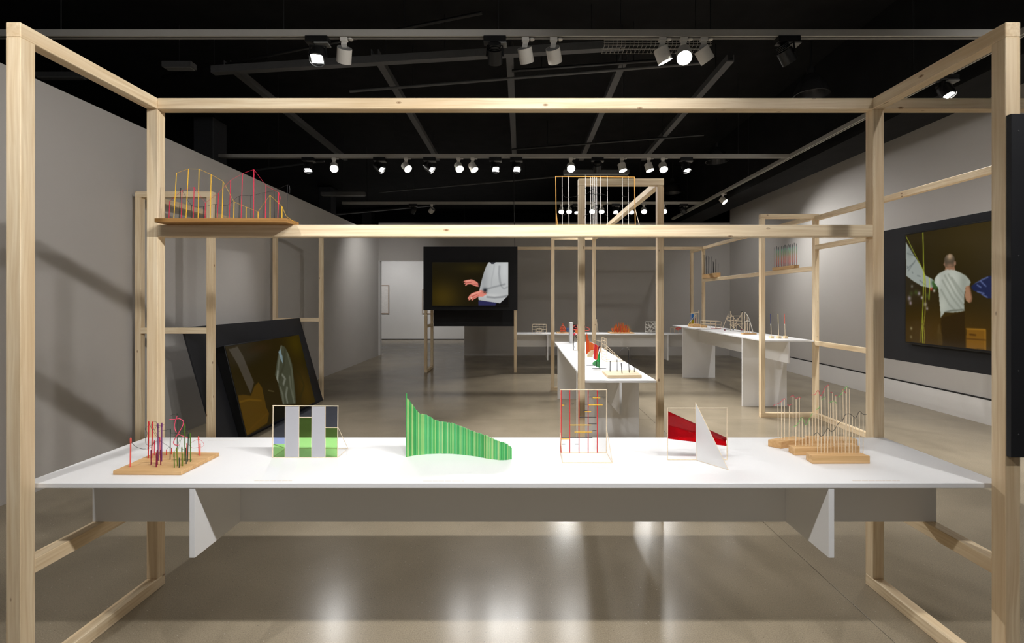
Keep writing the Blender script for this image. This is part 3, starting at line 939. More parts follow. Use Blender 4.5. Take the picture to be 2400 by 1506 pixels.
# --- frame F at left with its leaning panel
FXL, FXR = (-4.090, -4.028), (-3.332, -3.270)
FY1, FY2 = (5.120, 5.182), (7.960, 8.022)
ff = thing('timber_frame', 'pine frame beside the left wall around the leaning screen', 'frame', (-3.7, 6.5, 0), 'pine frames')
for Y in (FY1, FY2):
    beam(ff, 'post', FXL, Y, (p_, TOP0))
    beam(ff, 'post', FXR, Y, (p_, TOP0))
    beam(ff, 'top_beam', (FXL[0], FXR[1]), Y, (TOP0, TOP1))
    beam(ff, 'runner', (FXL[0], FXR[1]), Y, (0, p_))
    beam(ff, 'cross_rail', (FXL[1], FXR[0]), Y, (1.290, 1.352))
beam(ff, 'top_rail', FXL, (FY1[1], FY2[0]), (TOP0, TOP1))
LEAN = math.atan2(0.385, 1.35)
Lup = Vector((-math.sin(LEAN), 0, math.cos(LEAN)))         # up along the leaning board
Lout = Vector((math.cos(LEAN), 0, math.sin(LEAN)))          # out of its front face


def lean(y, h, o):
    """point on the leaning board: distance y into the room, h up the board, o out of its face"""
    return Vector((-3.245, y, 0.006)) + Lup * h + Lout * o


def lean_box(y, h, o):
    return MB().hexa([lean(y[0], h[0], o[0]), lean(y[1], h[0], o[0]), lean(y[1], h[0], o[1]), lean(y[0], h[0], o[1])],
                     [lean(y[0], h[1], o[0]), lean(y[1], h[1], o[0]), lean(y[1], h[1], o[1]), lean(y[0], h[1], o[1])])


pf = thing('display_board', 'black panel leaning back at the left with a screen on it', 'panel', (-3.3, 6.5, 0), 'black display panels')
obj('board', lean_box((5.19, 7.93), (0, 1.40), (-0.022, 0)), M_PANEL, pf, bevel=0.001)


# ------------------------------------------------------------------ television pictures
class Img:
    def __init__(self, w, h, fn):
        self.w, self.h = w, h
        u, v = np.meshgrid(np.linspace(0, 1, w + 1), np.linspace(0, 1, h + 1))
        self.u, self.v = u, v
        self.c = np.zeros((h + 1, w + 1, 3))
        self.fn = fn                                  # measured point -> picture (u, v)

    def bg(self, col):
        self.c[:] = np.array(col) / 255.0

    def blob(self, p, r, col, a=1.0):
        x, y = self.fn(p)
        d = np.exp(-(((self.u - x) / r[0]) ** 2 + ((self.v - y) / r[1]) ** 2))[..., None] * a
        self.c = self.c * (1 - d) + d * np.array(col) / 255.0

    def mask(self, pts):
        q = [self.fn(p) for p in pts]
        inside = np.zeros_like(self.u, dtype=bool)
        n = len(q)
        for i in range(n):
            x0, y0 = q[i]; x1, y1 = q[(i + 1) % n]
            if abs(y1 - y0) < 1e-12: continue
            cond = ((y0 > self.v) != (y1 > self.v)) & (self.u < (x1 - x0) * (self.v - y0) / (y1 - y0) + x0)
            inside ^= cond
        return inside

    def poly(self, pts, col, a=1.0, within=None):
        m = self.mask(pts)
        if within is not None: m &= within
        self.c[m] = self.c[m] * (1 - a) + a * np.array(col) / 255.0
        return m

    def line(self, pts, w, col, a=1.0, within=None):
        q = [self.fn(p) for p in pts]
        asp = self.h / self.w
        best = np.full_like(self.u, 9.0)
        for (x0, y0), (x1, y1) in zip(q[:-1], q[1:]):
            y0, y1 = y0 * asp, y1 * asp
            dx, dy = x1 - x0, y1 - y0
            L2 = dx * dx + dy * dy + 1e-12
            t = np.clip(((self.u - x0) * dx + (self.v * asp - y0) * dy) / L2, 0, 1)
            best = np.minimum(best, np.hypot(self.u - x0 - t * dx, self.v * asp - y0 - t * dy))
        k = np.clip(1.5 - best / w, 0, 1)[..., None] * a
        if within is not None: k = k * within[..., None]
        self.c = self.c * (1 - k) + k * np.array(col) / 255.0

    def linear(self):
        p = np.pad(self.c, ((1, 1), (1, 1), (0, 0)), mode='edge')
        k = (0.25, 0.5, 0.25)
        p = sum(k[i] * p[i:i + self.h + 1] for i in range(3))
        p = sum(k[i] * p[:, i:i + self.w + 1] for i in range(3))
        c = np.clip(p, 0, 1)
        return np.where(c <= 0.04045, c / 12.92, ((c + 0.055) / 1.055) ** 2.4)


def screen_mat():
    m, nt, out = newmat('screen_glow')
    a = nt.nodes.new('ShaderNodeAttribute'); a.attribute_name = 'picture'
    e = nt.nodes.new('ShaderNodeEmission'); e.inputs[1].default_value = 1.0 / 2 ** EXPOSURE
    g = nt.nodes.new('ShaderNodeBsdfGlossy'); g.inputs['Roughness'].default_value = 0.12; g.inputs[0].default_value = (0.02, 0.02, 0.02, 1)
    ad = nt.nodes.new('ShaderNodeAddShader')
    nt.links.new(a.outputs['Color'], e.inputs[0])
    nt.links.new(e.outputs[0], ad.inputs[0]); nt.links.new(g.outputs[0], ad.inputs[1])
    nt.links.new(ad.outputs[0], out.inputs['Surface'])
    m.cycles.emission_sampling = 'NONE'
    return m


M_SCREEN = screen_mat()


def screen(parent, corners, img):
    """flat lit picture; corners: top-left, top-right, bottom-right, bottom-left"""
    tl, tr, br, bl = [Vector(c) for c in corners]
    org = (tl + br) / 2
    w, h = img.w, img.h
    vs = []
    for j in range(h + 1):
        for i in range(w + 1):
            u, v = i / w, j / h
            vs.append(tuple(tl.lerp(tr, u).lerp(bl.lerp(br, u), v) - org))
    fs = [(j * (w + 1) + i, (j + 1) * (w + 1) + i, (j + 1) * (w + 1) + i + 1, j * (w + 1) + i + 1) for j in range(h) for i in range(w)]
    me = bpy.data.meshes.new('screen')
    me.from_pydata(vs, [], fs)
    at = me.color_attributes.new('picture', 'FLOAT_COLOR', 'POINT')
    lin = img.linear().reshape(-1, 3)
    at.data.foreach_set('color', np.concatenate([lin, np.ones((len(lin), 1))], axis=1).astype(np.float32).ravel())
    me.materials.append(M_SCREEN)
    o = bpy.data.objects.new('screen', me)
    COL.objects.link(o)
    o.parent = parent
    o.location = org - WL[parent.name]
    WL[o.name] = org
    return o


def homography(src, dst):
    A = []
    for (x, y), (u, v) in zip(src, dst):
        A.append([x, y, 1, 0, 0, 0, -u * x, -u * y, -u])
        A.append([0, 0, 0, x, y, 1, -v * x, -v * y, -v])
    _, _, vt = np.linalg.svd(np.array(A, dtype=float))
    Hm = vt[-1].reshape(3, 3)

    def f(p):
        q = Hm @ np.array([p[0], p[1], 1.0])
        return q[0] / q[2], q[1] / q[2]
    return f


# centre screen: gesturing hands
im = Img(300, 169, lambda p: ((p[0] - 240) / 782.0, (p[1] - 248) / 442.0))
im.bg((24, 19, 4))
im.blob((350, 600), (0.22, 0.35), (70, 55, 10), 0.75)
im.blob((660, 310), (0.2, 0.1), (48, 40, 6), 0.6)
im.poly([(885, 690), (900, 650), (1022, 590), (1022, 690)], (10, 8, 8))
im.poly([(712, 636), (905, 655), (885, 690), (712, 690)], (40, 40, 78))
sw = im.poly([(818, 248), (1022, 248), (1022, 580), (1000, 605), (935, 665), (715, 632), (712, 600), (726, 520), (738, 470), (750, 420), (772, 345), (795, 285)], (176, 178, 178))
for (p, r, c, a) in (((770, 430), (0.05, 0.35), (140, 142, 144), .55), ((900, 330), (0.07, 0.2), (192, 194, 194), .7), ((985, 330), (0.05, 0.3), (198, 200, 200), .7), ((850, 590), (0.16, 0.05), (198, 198, 196), .7)):
    cc = im.c.copy(); im.blob(p, r, c, a); im.c = np.where(sw[..., None], im.c, cc)
im.line([(930, 290), (925, 360), (935, 440), (945, 480)], 0.0132, (110, 112, 114), 0.42, sw)
im.line([(800, 520), (870, 500), (945, 482), (985, 470)], 0.0110, (105, 107, 110), 0.45, sw)
im.line([(805, 600), (880, 608), (960, 600), (1010, 588)], 0.0132, (95, 97, 100), 0.48, sw)
im.line([(880, 250), (870, 330), (850, 420), (845, 500)], 0.0088, (150, 152, 154), 0.36, sw)
im.line([(945, 485), (975, 520), (1010, 500)], 0.0088, (120, 122, 124), 0.42, sw)
for k in range(12):
    im.line([(720 + 18 * k, 628 + 3 * k), (722 + 18 * k, 640 + 2 * k)], 0.003, (150, 150, 150), .5, sw)
im.poly([(835, 248), (890, 248), (868, 266), (845, 264)], (38, 38, 46))
skin, shade, lightc = (214, 128, 112), (150, 66, 60), (236, 172, 156)
im.poly([(700, 448), (735, 462), (728, 512), (700, 500)], (34, 26, 24))
h1 = im.poly([(558, 444), (575, 432), (610, 424), (648, 422), (680, 436), (708, 456), (716, 496), (690, 494), (655, 480), (632, 470), (600, 474), (582, 490), (576, 486), (584, 470), (566, 468), (564, 460), (585, 450)], skin)
im.line([(575, 462), (600, 455), (640, 452)], 0.004, shade, .8, h1)
im.line([(590, 440), (630, 436)], 0.004, lightc, .8, h1)
im.line([(650, 478), (690, 470), (712, 480)], 0.006, shade, .6, h1)
im.line([(556, 446), (548, 450)], 0.003, shade, .7)
h2 = im.poly([(602, 612), (618, 590), (640, 566), (680, 550), (740, 530), (790, 545), (796, 575), (760, 596), (715, 598), (690, 612), (664, 626), (646, 640), (640, 630), (655, 612), (626, 632), (610, 634), (614, 622), (604, 620)], skin)
im.line([(625, 615), (660, 590), (700, 575)], 0.004, shade, .8, h2)
im.line([(645, 625), (680, 604), (715, 590)], 0.004, shade, .7, h2)
im.line([(640, 580), (690, 560), (740, 545)], 0.005, lightc, .8, h2)
im.line([(636, 606), (642, 614)], 0.004, (230, 220, 190))
im.blob((782, 533), (0.028, 0.05), (24, 28, 34), 1.0)
im.line([(770, 556), (790, 562), (800, 556)], 0.005, (90, 60, 44), .9)
tvb = thing('television', 'television showing gesturing hands and a grey sweater', 'television', (-1.137, 10.9, 1.5), 'wall televisions')
x0, x1, z0, z1, yf = -1.992, -0.282, 1.515, 2.490, 10.868
slab(tvb, 'casing', (x0 - 0.012, x1 + 0.012), (yf + 0.002, 10.9268), (z0 - 0.016, z1 + 0.012), M_TV, 0.003)
screen(tvb, [(x0, yf, z1), (x1, yf, z1), (x1, yf, z0), (x0, yf, z0)], im)

# right screen: man seen from behind, between sheets
SX = 4.035
yl = SX * F / (2122.5 - CX)
zt = H + (CY - 551) / (2122.5 - CX) * SX
zb = H - (800.5 - CY) / (2126.8 - CX) * SX
TVW = 1.98
yv = SX * F / (2316.7 - CX)
uv = (yl - yv) / TVW
hm = homography([(222, 254), (922, 146), (922, 1214), (240, 1149)], [(0, 0), (uv, 0), (uv, 1), (0, 1)])
im = Img(420, 236, hm)
im.bg((40, 32, 12))
for p, r, c, a in (((400, 400), (0.3, 0.5), (34, 28, 12), .8), ((850, 250), (0.3, 0.3), (62, 50, 22), .6), ((600, 1100), (0.5, 0.25), (66, 46, 12), .9)):
    im.blob(p, r, c, a)
sh = im.poly([(224, 310), (260, 370), (320, 460), (370, 540), (400, 600), (440, 620), (470, 640), (468, 690), (450, 712), (420, 700), (370, 690), (300, 650), (234, 600)], (142, 148, 142))
for k, (a, b2) in enumerate((((250, 560), (310, 470)), ((285, 570), (290, 578)), ((330, 600), (352, 606)), ((240, 520), (250, 535)), ((240, 540), (300, 490)), ((350, 640), (400, 680)), ((240, 410), (300, 430)), ((380, 590), (385, 640)))):
    im.line([a, b2], 0.003, (96, 102, 100), .7, sh)
im.blob((260, 400), (0.02, 0.05), (110, 118, 112), .5)
for (px_, py_, r_, c_) in ((265, 790, .02, (150, 140, 150)), (275, 830, .015, (170, 155, 170)), (345, 750, .015, (175, 165, 180)), (370, 785, .012, (190, 180, 190)), (285, 690, .012, (120, 120, 115)), (400, 840, .016, (180, 170, 170)), (415, 875, .012, (185, 175, 175)), (285, 1040, .012, (150, 140, 110)), (285, 1110, .012, (120, 110, 80)), (320, 740, .02, (60, 75, 30)), (415, 770, .02, (66, 82, 34)), (280, 750, .02, (58, 66, 30))):
    im.blob((px_, py_), (r_ * .55, r_ * 1.1), c_, .75)
im.line([(226, 262), (255, 320), (300, 410), (370, 540), (390, 600), (400, 760)], 0.0016, (150, 162, 50))
im.line([(369, 230), (374, 330), (378, 470), (384, 560), (382, 680), (380, 860), (376, 1000), (384, 1160)], 0.0020, (170, 184, 52))
im.line([(384, 560), (398, 640), (400, 800), (398, 920), (388, 1020), (398, 1090), (396, 1160)], 0.0016, (150, 146, 50))
im.line([(376, 1000), (366, 1070), (362, 1150)], 0.0024, (120, 110, 40), .8)
im.line([(430, 620), (434, 700), (430, 800)], 0.0024, (170, 190, 60), .8)
for p in ((470, 680), (480, 700), (492, 690), (462, 660), (484, 668)):
    im.blob(p, (.010, .022), (52, 84, 40), .9)
im.blob((448, 712), (.007, .012), (190, 60, 50), .9)
im.blob((472, 728), (.006, .01), (210, 200, 190), .9)
im.poly([(530, 950), (728, 900), (735, 1200), (545, 1180)], (44, 31, 10))
im.poly([(508, 1010), (520, 1000), (545, 1120), (548, 1170), (515, 1165), (500, 1100)], (74, 58, 28), .7)
im.poly([(470, 1070), (548, 1090), (548, 1170), (490, 1160)], (62, 46, 16), .6)
# arm, head, shirt
im.poly([(735, 690), (765, 680), (790, 790), (782, 820), (765, 828), (740, 812), (728, 770)], (150, 112, 84))
im.line([(765, 690), (786, 790), (770, 822)], 0.003, (110, 76, 54), .8)
im.poly([(565, 520), (640, 520), (646, 552), (560, 556)], (140, 104, 80))
hd = im.poly([(552, 500), (556, 455), (572, 428), (598, 416), (622, 422), (638, 445), (642, 482), (652, 482), (652, 508), (642, 520), (620, 532), (580, 532), (560, 525), (548, 505)], (76, 66, 52))
for p, r, c, a in (((600, 438), (.014, .03), (176, 148, 118), .9), ((645, 500), (.006, .02), (168, 122, 96), .9), ((552, 510), (.006, .02), (150, 110, 88), .9), ((600, 520), (.022, .02), (140, 104, 80), .8)):
    cc = im.c.copy(); im.blob(p, r, c, a); im.c = np.where(hd[..., None], im.c, cc)
ts = im.poly([(560, 556), (580, 550), (640, 554), (690, 576), (735, 600), (760, 630), (776, 656), (768, 682), (735, 692), (724, 770), (722, 840), (728, 892), (700, 900), (620, 908), (562, 906), (528, 952), (526, 900), (520, 840), (512, 760), (504, 700), (472, 660), (478, 620), (505, 585)], (150, 154, 143))
for p, r, c, a in (((620, 640), (.05, .14), (188, 190, 178), .7), ((720, 660), (.02, .1), (132, 136, 124), .6), ((500, 640), (.02, .08), (196, 198, 188), .6), ((540, 850), (.03, .08), (180, 182, 168), .6)):
    cc = im.c.copy(); im.blob(p, r, c, a); im.c = np.where(ts[..., None], im.c, cc)
for a, b2, c in (((560, 600), (650, 760), (720, 850)), ((590, 590), (680, 740), (724, 800)), ((540, 640), (620, 780), (700, 880)), ((620, 620), (690, 720), (726, 760)), ((530, 720), (600, 840), (660, 900))):
    im.line([a, b2, c], 0.005, (120, 124, 112), .5, ts)
im.line([(562, 906), (620, 892), (726, 884)], 0.0035, (96, 98, 86), .9, ts)
# blue plastic at the right, drawers below
bl = im.poly([(780, 690), (820, 660), (870, 630), (922, 606), (1010, 590), (1010, 800), (908, 788), (850, 750), (790, 720)], (28, 34, 66))
for a, b2 in (((775, 680), (915, 615)), ((830, 735), (885, 750)), ((860, 650), (900, 690)), ((870, 760), (910, 780)), ((830, 680), (860, 700))):
    im.line([a, b2], 0.003, (96, 108, 150), .8, bl)
im.poly([(745, 1040), (895, 1045), (895, 1205), (740, 1195)], (112, 76, 20))
im.line([(745, 1040), (896, 1046), (897, 1205)], 0.003, (140, 98, 28))
im.line([(745, 1120), (895, 1130)], 0.0025, (78, 50, 12))
im.line([(772, 1086), (815, 1090)], 0.004, (70, 44, 12))
tve = thing('television', 'large television showing a man in white shirt from behind', 'television', (4.06, 4.06, 1.2), 'wall televisions')
slab(tve, 'casing', (SX + 0.002, 4.0918), (yl - TVW - 0.014, yl + 0.014), (zb - 0.02, zt + 0.014), M_TV, 0.003)
screen(tve, [(SX, yl, zt), (SX, yl - TVW, zt), (SX, yl - TVW, zb), (SX, yl, zb)], im)

# leaning screen: dark ochre picture with a shiny bag
hm = homography([(600, 440), (1432, 320), (1600, 1055), (830, 1430)], [(0, 0), (1, 0), (1, 1), (0, 1)])
im = Img(300, 169, hm)
im.bg((36, 28, 9))
for p, r, c, a in (((1500, 950), (.14, .35), (62, 46, 9), .8), ((1400, 420), (.16, .2), (62, 50, 6), .7), ((900, 600), (.2, .25), (34, 27, 8), .8), ((1500, 600), (.06, .25), (36, 30, 6), .6)):
    im.blob(p, r, c, a)
im.poly([(640, 470), (740, 440), (800, 540), (920, 840), (880, 965), (830, 850), (740, 640)], (70, 64, 56), .8)
oc = im.poly([(735, 985), (800, 975), (882, 988), (925, 880), (970, 838), (1010, 895), (1022, 960), (1055, 1120), (1085, 1185), (1060, 1290), (830, 1430)], (70, 50, 11))
im.line([(770, 1200), (900, 1150), (1080, 1180)], 0.006, (70, 48, 10), .8, oc)
im.line([(830, 1400), (940, 1290), (1060, 1190)], 0.005, (78, 54, 12), .8, oc)
im.line([(740, 1060), (860, 1030), (1000, 1040)], 0.005, (104, 74, 16), .6, oc)
bgm = im.poly([(1158, 760), (1175, 650), (1195, 540), (1230, 428), (1275, 450), (1320, 540), (1350, 640), (1368, 820), (1380, 960), (1385, 1075), (1240, 1085), (1215, 980), (1190, 850)], (60, 61, 46))
for a, b2, c, cc_ in (((1230, 440), (1200, 640), (1180, 830), (150, 152, 140)), ((1275, 470), (1260, 640), (1190, 850), (40, 38, 24)), ((1300, 520), (1345, 700), (1360, 1000), (112, 114, 96)), ((1240, 760), (1270, 800), (1250, 860), (190, 192, 184)), ((1290, 900), (1275, 980), (1290, 1060), (170, 174, 164)), ((1320, 780), (1330, 900), (1365, 1060), (132, 134, 118)), ((1215, 900), (1240, 980), (1245, 1070), (140, 142, 128)), ((1190, 720), (1180, 790), (1190, 830), (168, 170, 160))):
    im.line([a, b2, c], 0.011, cc_, .32, bgm)
im.poly([(1200, 505), (1222, 470), (1245, 560), (1250, 640), (1225, 590)], (112, 130, 134), .95)
im.line([(1370, 700), (1440, 760), (1480, 880), (1430, 1020)], 0.01, (40, 34, 10), .7)
im.line([(1080, 930), (1140, 940)], 0.003, (110, 100, 70), .6)
tvf = thing('television', 'television leaning back at the left with a dark ochre picture', 'television', (-3.2, 6.5, 0.05), 'wall televisions')
b0_, t0_, ot = 0.0885, 1.108, 0.128
mb = MB().hexa([lean(5.585, 0.035, 0.004), lean(7.475, 0.035, 0.004), lean(7.475, 0.035, b0_ - .001), lean(5.585, 0.035, b0_ - .001)],
               [lean(5.585, 1.12, 0.004), lean(7.475, 1.12, 0.004), lean(7.475, 1.12, ot - .001), lean(5.585, 1.12, ot - .001)])
obj('casing', mb, M_TV, tvf, bevel=0.002)
screen(tvf, [lean(5.60, 1.108, ot), lean(7.46, 1.108, ot), lean(7.46, 0.048, 0.0885), lean(5.60, 0.048, 0.0885)], im)

t = thing('cable', 'thin black cable rising from the black panel to the ceiling', 'cable', (-0.15, 10.938, 2.850))
obj('cord', MB().tube(smooth_path([(-0.14, 10.938, 2.850), (-0.15, 10.938, 3.4), (-0.19, 10.938, CEIL - 0.001)]), 0.006, 6), M_WIRE, t)

# pictures in the far room
for (xa, xb, za, zb2, lab) in ((-6.35, -5.475, 1.065, 2.26, 'pale framed picture beside the left jamb of the doorway'),
                               (-4.10, -3.20, 1.06, 2.08, 'pale framed picture half hidden by the black panel')):
    t = thing('framed_picture', lab, 'picture', ((xa + xb) / 2, FAR - 0.02, za), 'framed pictures in the far room')
    obj('frame', MB().box((xa, xb), (FAR - 0.035, FAR - 0.0005), (za, za + 0.035)).box((xa, xb), (FAR - 0.035, FAR - 0.0005), (zb2 - 0.035, zb2)).box((xa, xa + 0.035), (FAR - 0.035, FAR - 0.0005), (za + 0.035, zb2 - 0.035)).box((xb - 0.035, xb), (FAR - 0.035, FAR - 0.0005), (za + 0.035, zb2 - 0.035)), M_PICFRAME, t)
    obj('print', MB().box((xa + 0.036, xb - 0.036), (FAR - 0.02, FAR - 0.001), (za + 0.036, zb2 - 0.036)), M_PICTURE, t)

# ------------------------------------------------------------------ the models on the front table
TZ = 0.868
E = 0.0006            # hair's breadth above what a thing stands on


def zoomer(s, ox, oy):
    return lambda zx, zy: (ox + zx / s, oy + zy / s)


def on(zf, zx, zy, z=TZ):
    a, b = zf(zx, zy)
    return T(a, b, z)


def atd(zf, zx, zy, d):
    a, b = zf(zx, zy)
    return W(a, b, d)


# --- 1: wire and painted rods on a slanting oak board
z1 = zoomer(7.5, 240, 940)
bt = TZ + 0.0185
t1 = thing('rod_model', 'model of pink, purple and green rods tied with wire on slanted board', 'model', on(z1, 1100, 1200))
cor = [on(z1, 183, 1222, bt), on(z1, 1385, 1227, bt), on(z1, 2057, 898, bt), on(z1, 960, 880, bt)]
lo = [Vector((c.x, c.y, TZ + E)) for c in cor]
obj('board', MB().hexa(lo, cor), wood('x', 'oak'), t1, bevel=0.0015)
rods1 = [(490, 1155, 498, 640, M_SALMON, .0030), (805, 1000, 815, 350, M_REDP, .0026), (865, 1000, 883, 355, M_REDP, .0026), (912, 950, 915, 685, M_ROSE, .0020),
         (855, 1115, 857, 850, M_MAROON, .0022), (947, 1155, 955, 905, M_MAROON, .0030), (965, 1115, 965, 850, M_MAROON, .0024), (980, 1040, 976, 385, M_PURPLE, .0022),
         (1043, 1055, 1046, 375, M_PURPLE, .0022), (1015, 900, 1010, 630, M_ROSE, .0022), (1027, 1120, 1020, 850, M_MAROON, .0024), (1125, 940, 1128, 845, M_REDP, .0022),
         (1190, 1025, 1195, 480, M_DKGREEN, .0020), (1212, 925, 1218, 815, M_REDP, .0022), (1315, 930, 1315, 210, M_DKGREEN, .0018), (1265, 1165, 1260, 890, M_GREEN, .0022),
         (1322, 1135, 1305, 810, M_OLIVE, .0026), (1350, 1165, 1350, 990, M_DKGREEN, .0020), (1400, 1110, 1397, 800, M_GREEN, .0022), (1410, 1135, 1408, 920, M_OLIVE, .0022),
         (1450, 1045, 1448, 390, M_GREEN, .0022), (1475, 1100, 1465, 815, M_DKGREEN, .0020), (1495, 1060, 1512, 570, M_DKGREEN, .0022), (1550, 1060, 1545, 560, M_GREEN, .0024),
         (1480, 950, 1485, 735, M_SALMON, .0024), (1700, 940, 1690, 610, M_SALMON, .0026), (1718, 955, 1718, 740, M_SALMON, .0024)]
for bx, by, tx, ty, m, r in rods1:
    b = on(z1, bx, by, bt); b.z = bt - 0.002
    rd = rod(t1, 'rod', b, atd(z1, tx, ty, b.y), r, m)
    top = atd(z1, tx, ty, b.y)
    if by - ty > 240:
        obj('collar', MB().tube([top - Vector((0, 0, .022)), top - Vector((0, 0, .004))], r * 1.3, 6), m, rd)
D1 = 2.30
wires1 = [([(500, 715), (560, 775), (640, 820), (740, 842), (850, 810), (912, 715)], M_WIRE), ([(500, 715), (600, 800), (720, 832), (840, 790), (960, 690)], M_WIRE),
          ([(815, 430), (750, 480), (790, 560), (755, 650), (770, 750), (850, 770), (912, 700)], M_WIRE), ([(885, 358), (945, 362), (950, 440), (900, 500), (860, 470), (860, 400), (885, 370)], M_WIRE),
          ([(815, 370), (860, 470), (940, 600), (1010, 650)], M_WIRE), ([(885, 430), (930, 540), (1010, 650)], M_WIRE), ([(883, 410), (940, 425), (1046, 430), (1085, 400)], M_WIRE),
          ([(978, 470), (1030, 445), (1046, 440)], M_WIRE), ([(978, 540), (1046, 510), (1120, 505), (1195, 488)], M_WIRE), ([(1012, 690), (1100, 750), (1220, 830)], M_WIRE),
          ([(1195, 560), (1250, 570), (1310, 560)], M_WIRE), ([(1128, 845), (1170, 810), (1218, 825)], M_WIRE), ([(1448, 400), (1410, 560), (1390, 640), (1330, 850)], M_GREEN),
          ([(1450, 400), (1380, 600), (1330, 760)], M_GREEN), ([(1452, 470), (1500, 530), (1545, 580)], M_DKGREEN), ([(1330, 240), (1390, 320), (1448, 395)], M_WIRE),
          ([(1195, 300), (1200, 250), (1310, 215)], M_WIRE), ([(1692, 660), (1620, 690), (1550, 735)], M_ROSE), ([(1692, 660), (1750, 700), (1785, 760), (1750, 800), (1718, 800)], M_ROSE),
          ([(1545, 790), (1600, 822), (1718, 800)], M_ROSE), ([(1240, 1060), (1300, 1020), (1420, 1010), (1560, 1035), (1565, 1075), (1450, 1120), (1320, 1110), (1240, 1060)], M_DKGREEN),
          ([(1215, 1075), (1300, 1100), (1420, 1140), (1570, 1060)], M_DKGREEN), ([(1395, 830), (1450, 850), (1512, 760), (1548, 790)], M_DKGREEN), ([(1260, 900), (1305, 830), (1397, 820)], M_OLIVE)]
for pts, m in wires1:
    pp = [atd(z1, a, b, D1) for a, b in pts]
    for v in pp: v.z = max(v.z, bt + 0.002)
    wire(t1, 'wire', pp, 0.0006, m)
wire(t1, 'ribbon', [atd(z1, a, b, 2.33) for a, b in [(1180, 315), (1260, 318), (1350, 305), (1410, 335), (1422, 390), (1390, 470), (1330, 570), (1270, 670), (1252, 730), (1280, 765), (1340, 768)]], 0.0021, M_PINKP)
wire(t1, 'ribbon', [atd(z1, a, b, 2.325) for a, b in [(1315, 255), (1285, 340), (1268, 420), (1280, 500), (1303, 552)]], 0.0018, M_PINKP)
wire(t1, 'ribbon', [atd(z1, a, b, 2.335) for a, b in [(1328, 570), (1400, 605), (1500, 640)]], 0.0018, M_PINKP)

# --- 2: stick frame with tinted panes
z2 = zoomer(7.53, 600, 920)
b0 = on(z2, 860, 1148)
d2 = b0.y
t2 = thing('pane_model', 'stick frame with grey, blue and green transparent panes', 'model', b0)


def q2(zx, zy, dd=0.0):
    v = atd(z2, zx, zy, d2)
    v.y += dd
    v.z = max(v.z, TZ + 0.0025)
    return v


def bar2(a, b, r=0.0021, m=None):
    return rod(t2, 'stick', a, b, r, m or M_STICK, 4)


bar2(q2(295, 228), q2(1455, 235), .0024)
bar2(q2(295, 1143), q2(1440, 1146))
bar2(q2(302, 228), q2(294, 1143)); bar2(q2(1446, 235), q2(1438, 1146))
for x0_, x1_ in ((516, 510), (762, 756), (985, 980), (1225, 1220)):
    bar2(q2(x0_, 240), q2(x1_, 1140), .0012)
bar2(q2(764, 433), q2(983, 433), .0018); bar2(q2(1226, 612), q2(1440, 612), .0018)


def pane2(x0_, x1_, y0_, y1_, m, dd=0.0):
    ps = [q2(x0_, y1_), q2(x1_, y1_), q2(x1_, y0_), q2(x0_, y0_)]
    obj('pane', MB().prism([p + Vector((0, -0.0006 + dd, 0)) for p in ps], (0, 0.0012, 0)), m, t2)


pane2(312, 508, 245, 900, A_BLUE); pane2(308, 505, 905, 1136, A_GREEN)
pane2(520, 757, 245, 1136, A_MILK); pane2(988, 1220, 245, 1136, A_MILK)
pane2(770, 978, 245, 425, A_BLUE); pane2(766, 975, 440, 1136, A_GREEN)
pane2(1231, 1434, 245, 605, A_BLUE); pane2(1229, 1432, 620, 1136, A_GREEN)
for (hx, hy, fx, fy, bx) in ((1448, 612, 1622, 988, 1440), (302, 905, 520, 985, 294)):
    foot = on(z2, fx, fy); foot.z = TZ + 0.002
    bar2(q2(hx, hy), foot, .0016); bar2(q2(bx, 1143), foot, .0014)
fr_ = on(z2, 1622, 988); fl_ = on(z2, 520, 985)
bar2(Vector((fl_.x, fl_.y, TZ + .002)), Vector((fr_.x, fr_.y, TZ + .002)), .0014)

# --- 3: curving wall of green sticks
z3 = zoomer(7.17, 920, 900)
t3 = thing('green_stick_wall', 'curving wall of green sticks falling from left to right', 'model', on(z3, 1000, 1220))
botc = [(230, 1220), (400, 1190), (600, 1172), (800, 1165), (1000, 1168), (1200, 1185), (1400, 1210), (1600, 1250), (1800, 1275), (1900, 1272), (2000, 1260)]
topc = [(235, 150), (248, 235), (275, 265), (300, 305), (350, 360), (400, 430), (450, 495), (560, 510), (620, 540), (700, 590), (800, 630), (900, 640), (1000, 650), (1100, 685), (1200, 730), (1300, 770), (1400, 805), (1500, 835), (1600, 870), (1700, 915), (1800, 960), (1900, 985), (1950, 1020), (2000, 1060)]


def interp(c, x):
    return float(np.interp(x, [p[0] for p in c], [p[1] for p in c]))


M_STALK = ramp_random('green_stain', [srgb(78, 178, 98), srgb(62, 165, 92), srgb(106, 194, 116), srgb(148, 200, 122), srgb(80, 180, 112), srgb(54, 158, 88), srgb(124, 194, 120), srgb(172, 206, 138), srgb(92, 186, 122), srgb(70, 166, 86)])
NS = 118
for i in range(NS):
    zx = 236 + (1998 - 236) * i / (NS - 1)
    g = on(z3, zx, interp(botc, zx))
    top = atd(z3, zx, interp(topc, zx) + random.uniform(-7, 7), g.y)
    r = 0.00235
    yy = g.y + random.uniform(-0.0012, 0.0012)
    obj('stick', MB().box((g.x - r, g.x + r), (yy - 0.0022, yy + 0.0022), (TZ + E, top.z)), M_STALK, t3)

# --- 4: red uprights with yellow and black bars in a box frame
z4 = zoomer(6.845, 1260, 890)
b4 = on(z4, 730, 1168)
d4 = b4.y
t4 = thing('bar_model', 'upright stick frame of red bars with short yellow and black bars', 'model', b4)


def q4(zx, zy, dd=0.0):
    v = atd(z4, zx, zy, d4); v.y += dd; v.z = max(v.z, TZ + 0.0022)
    return v


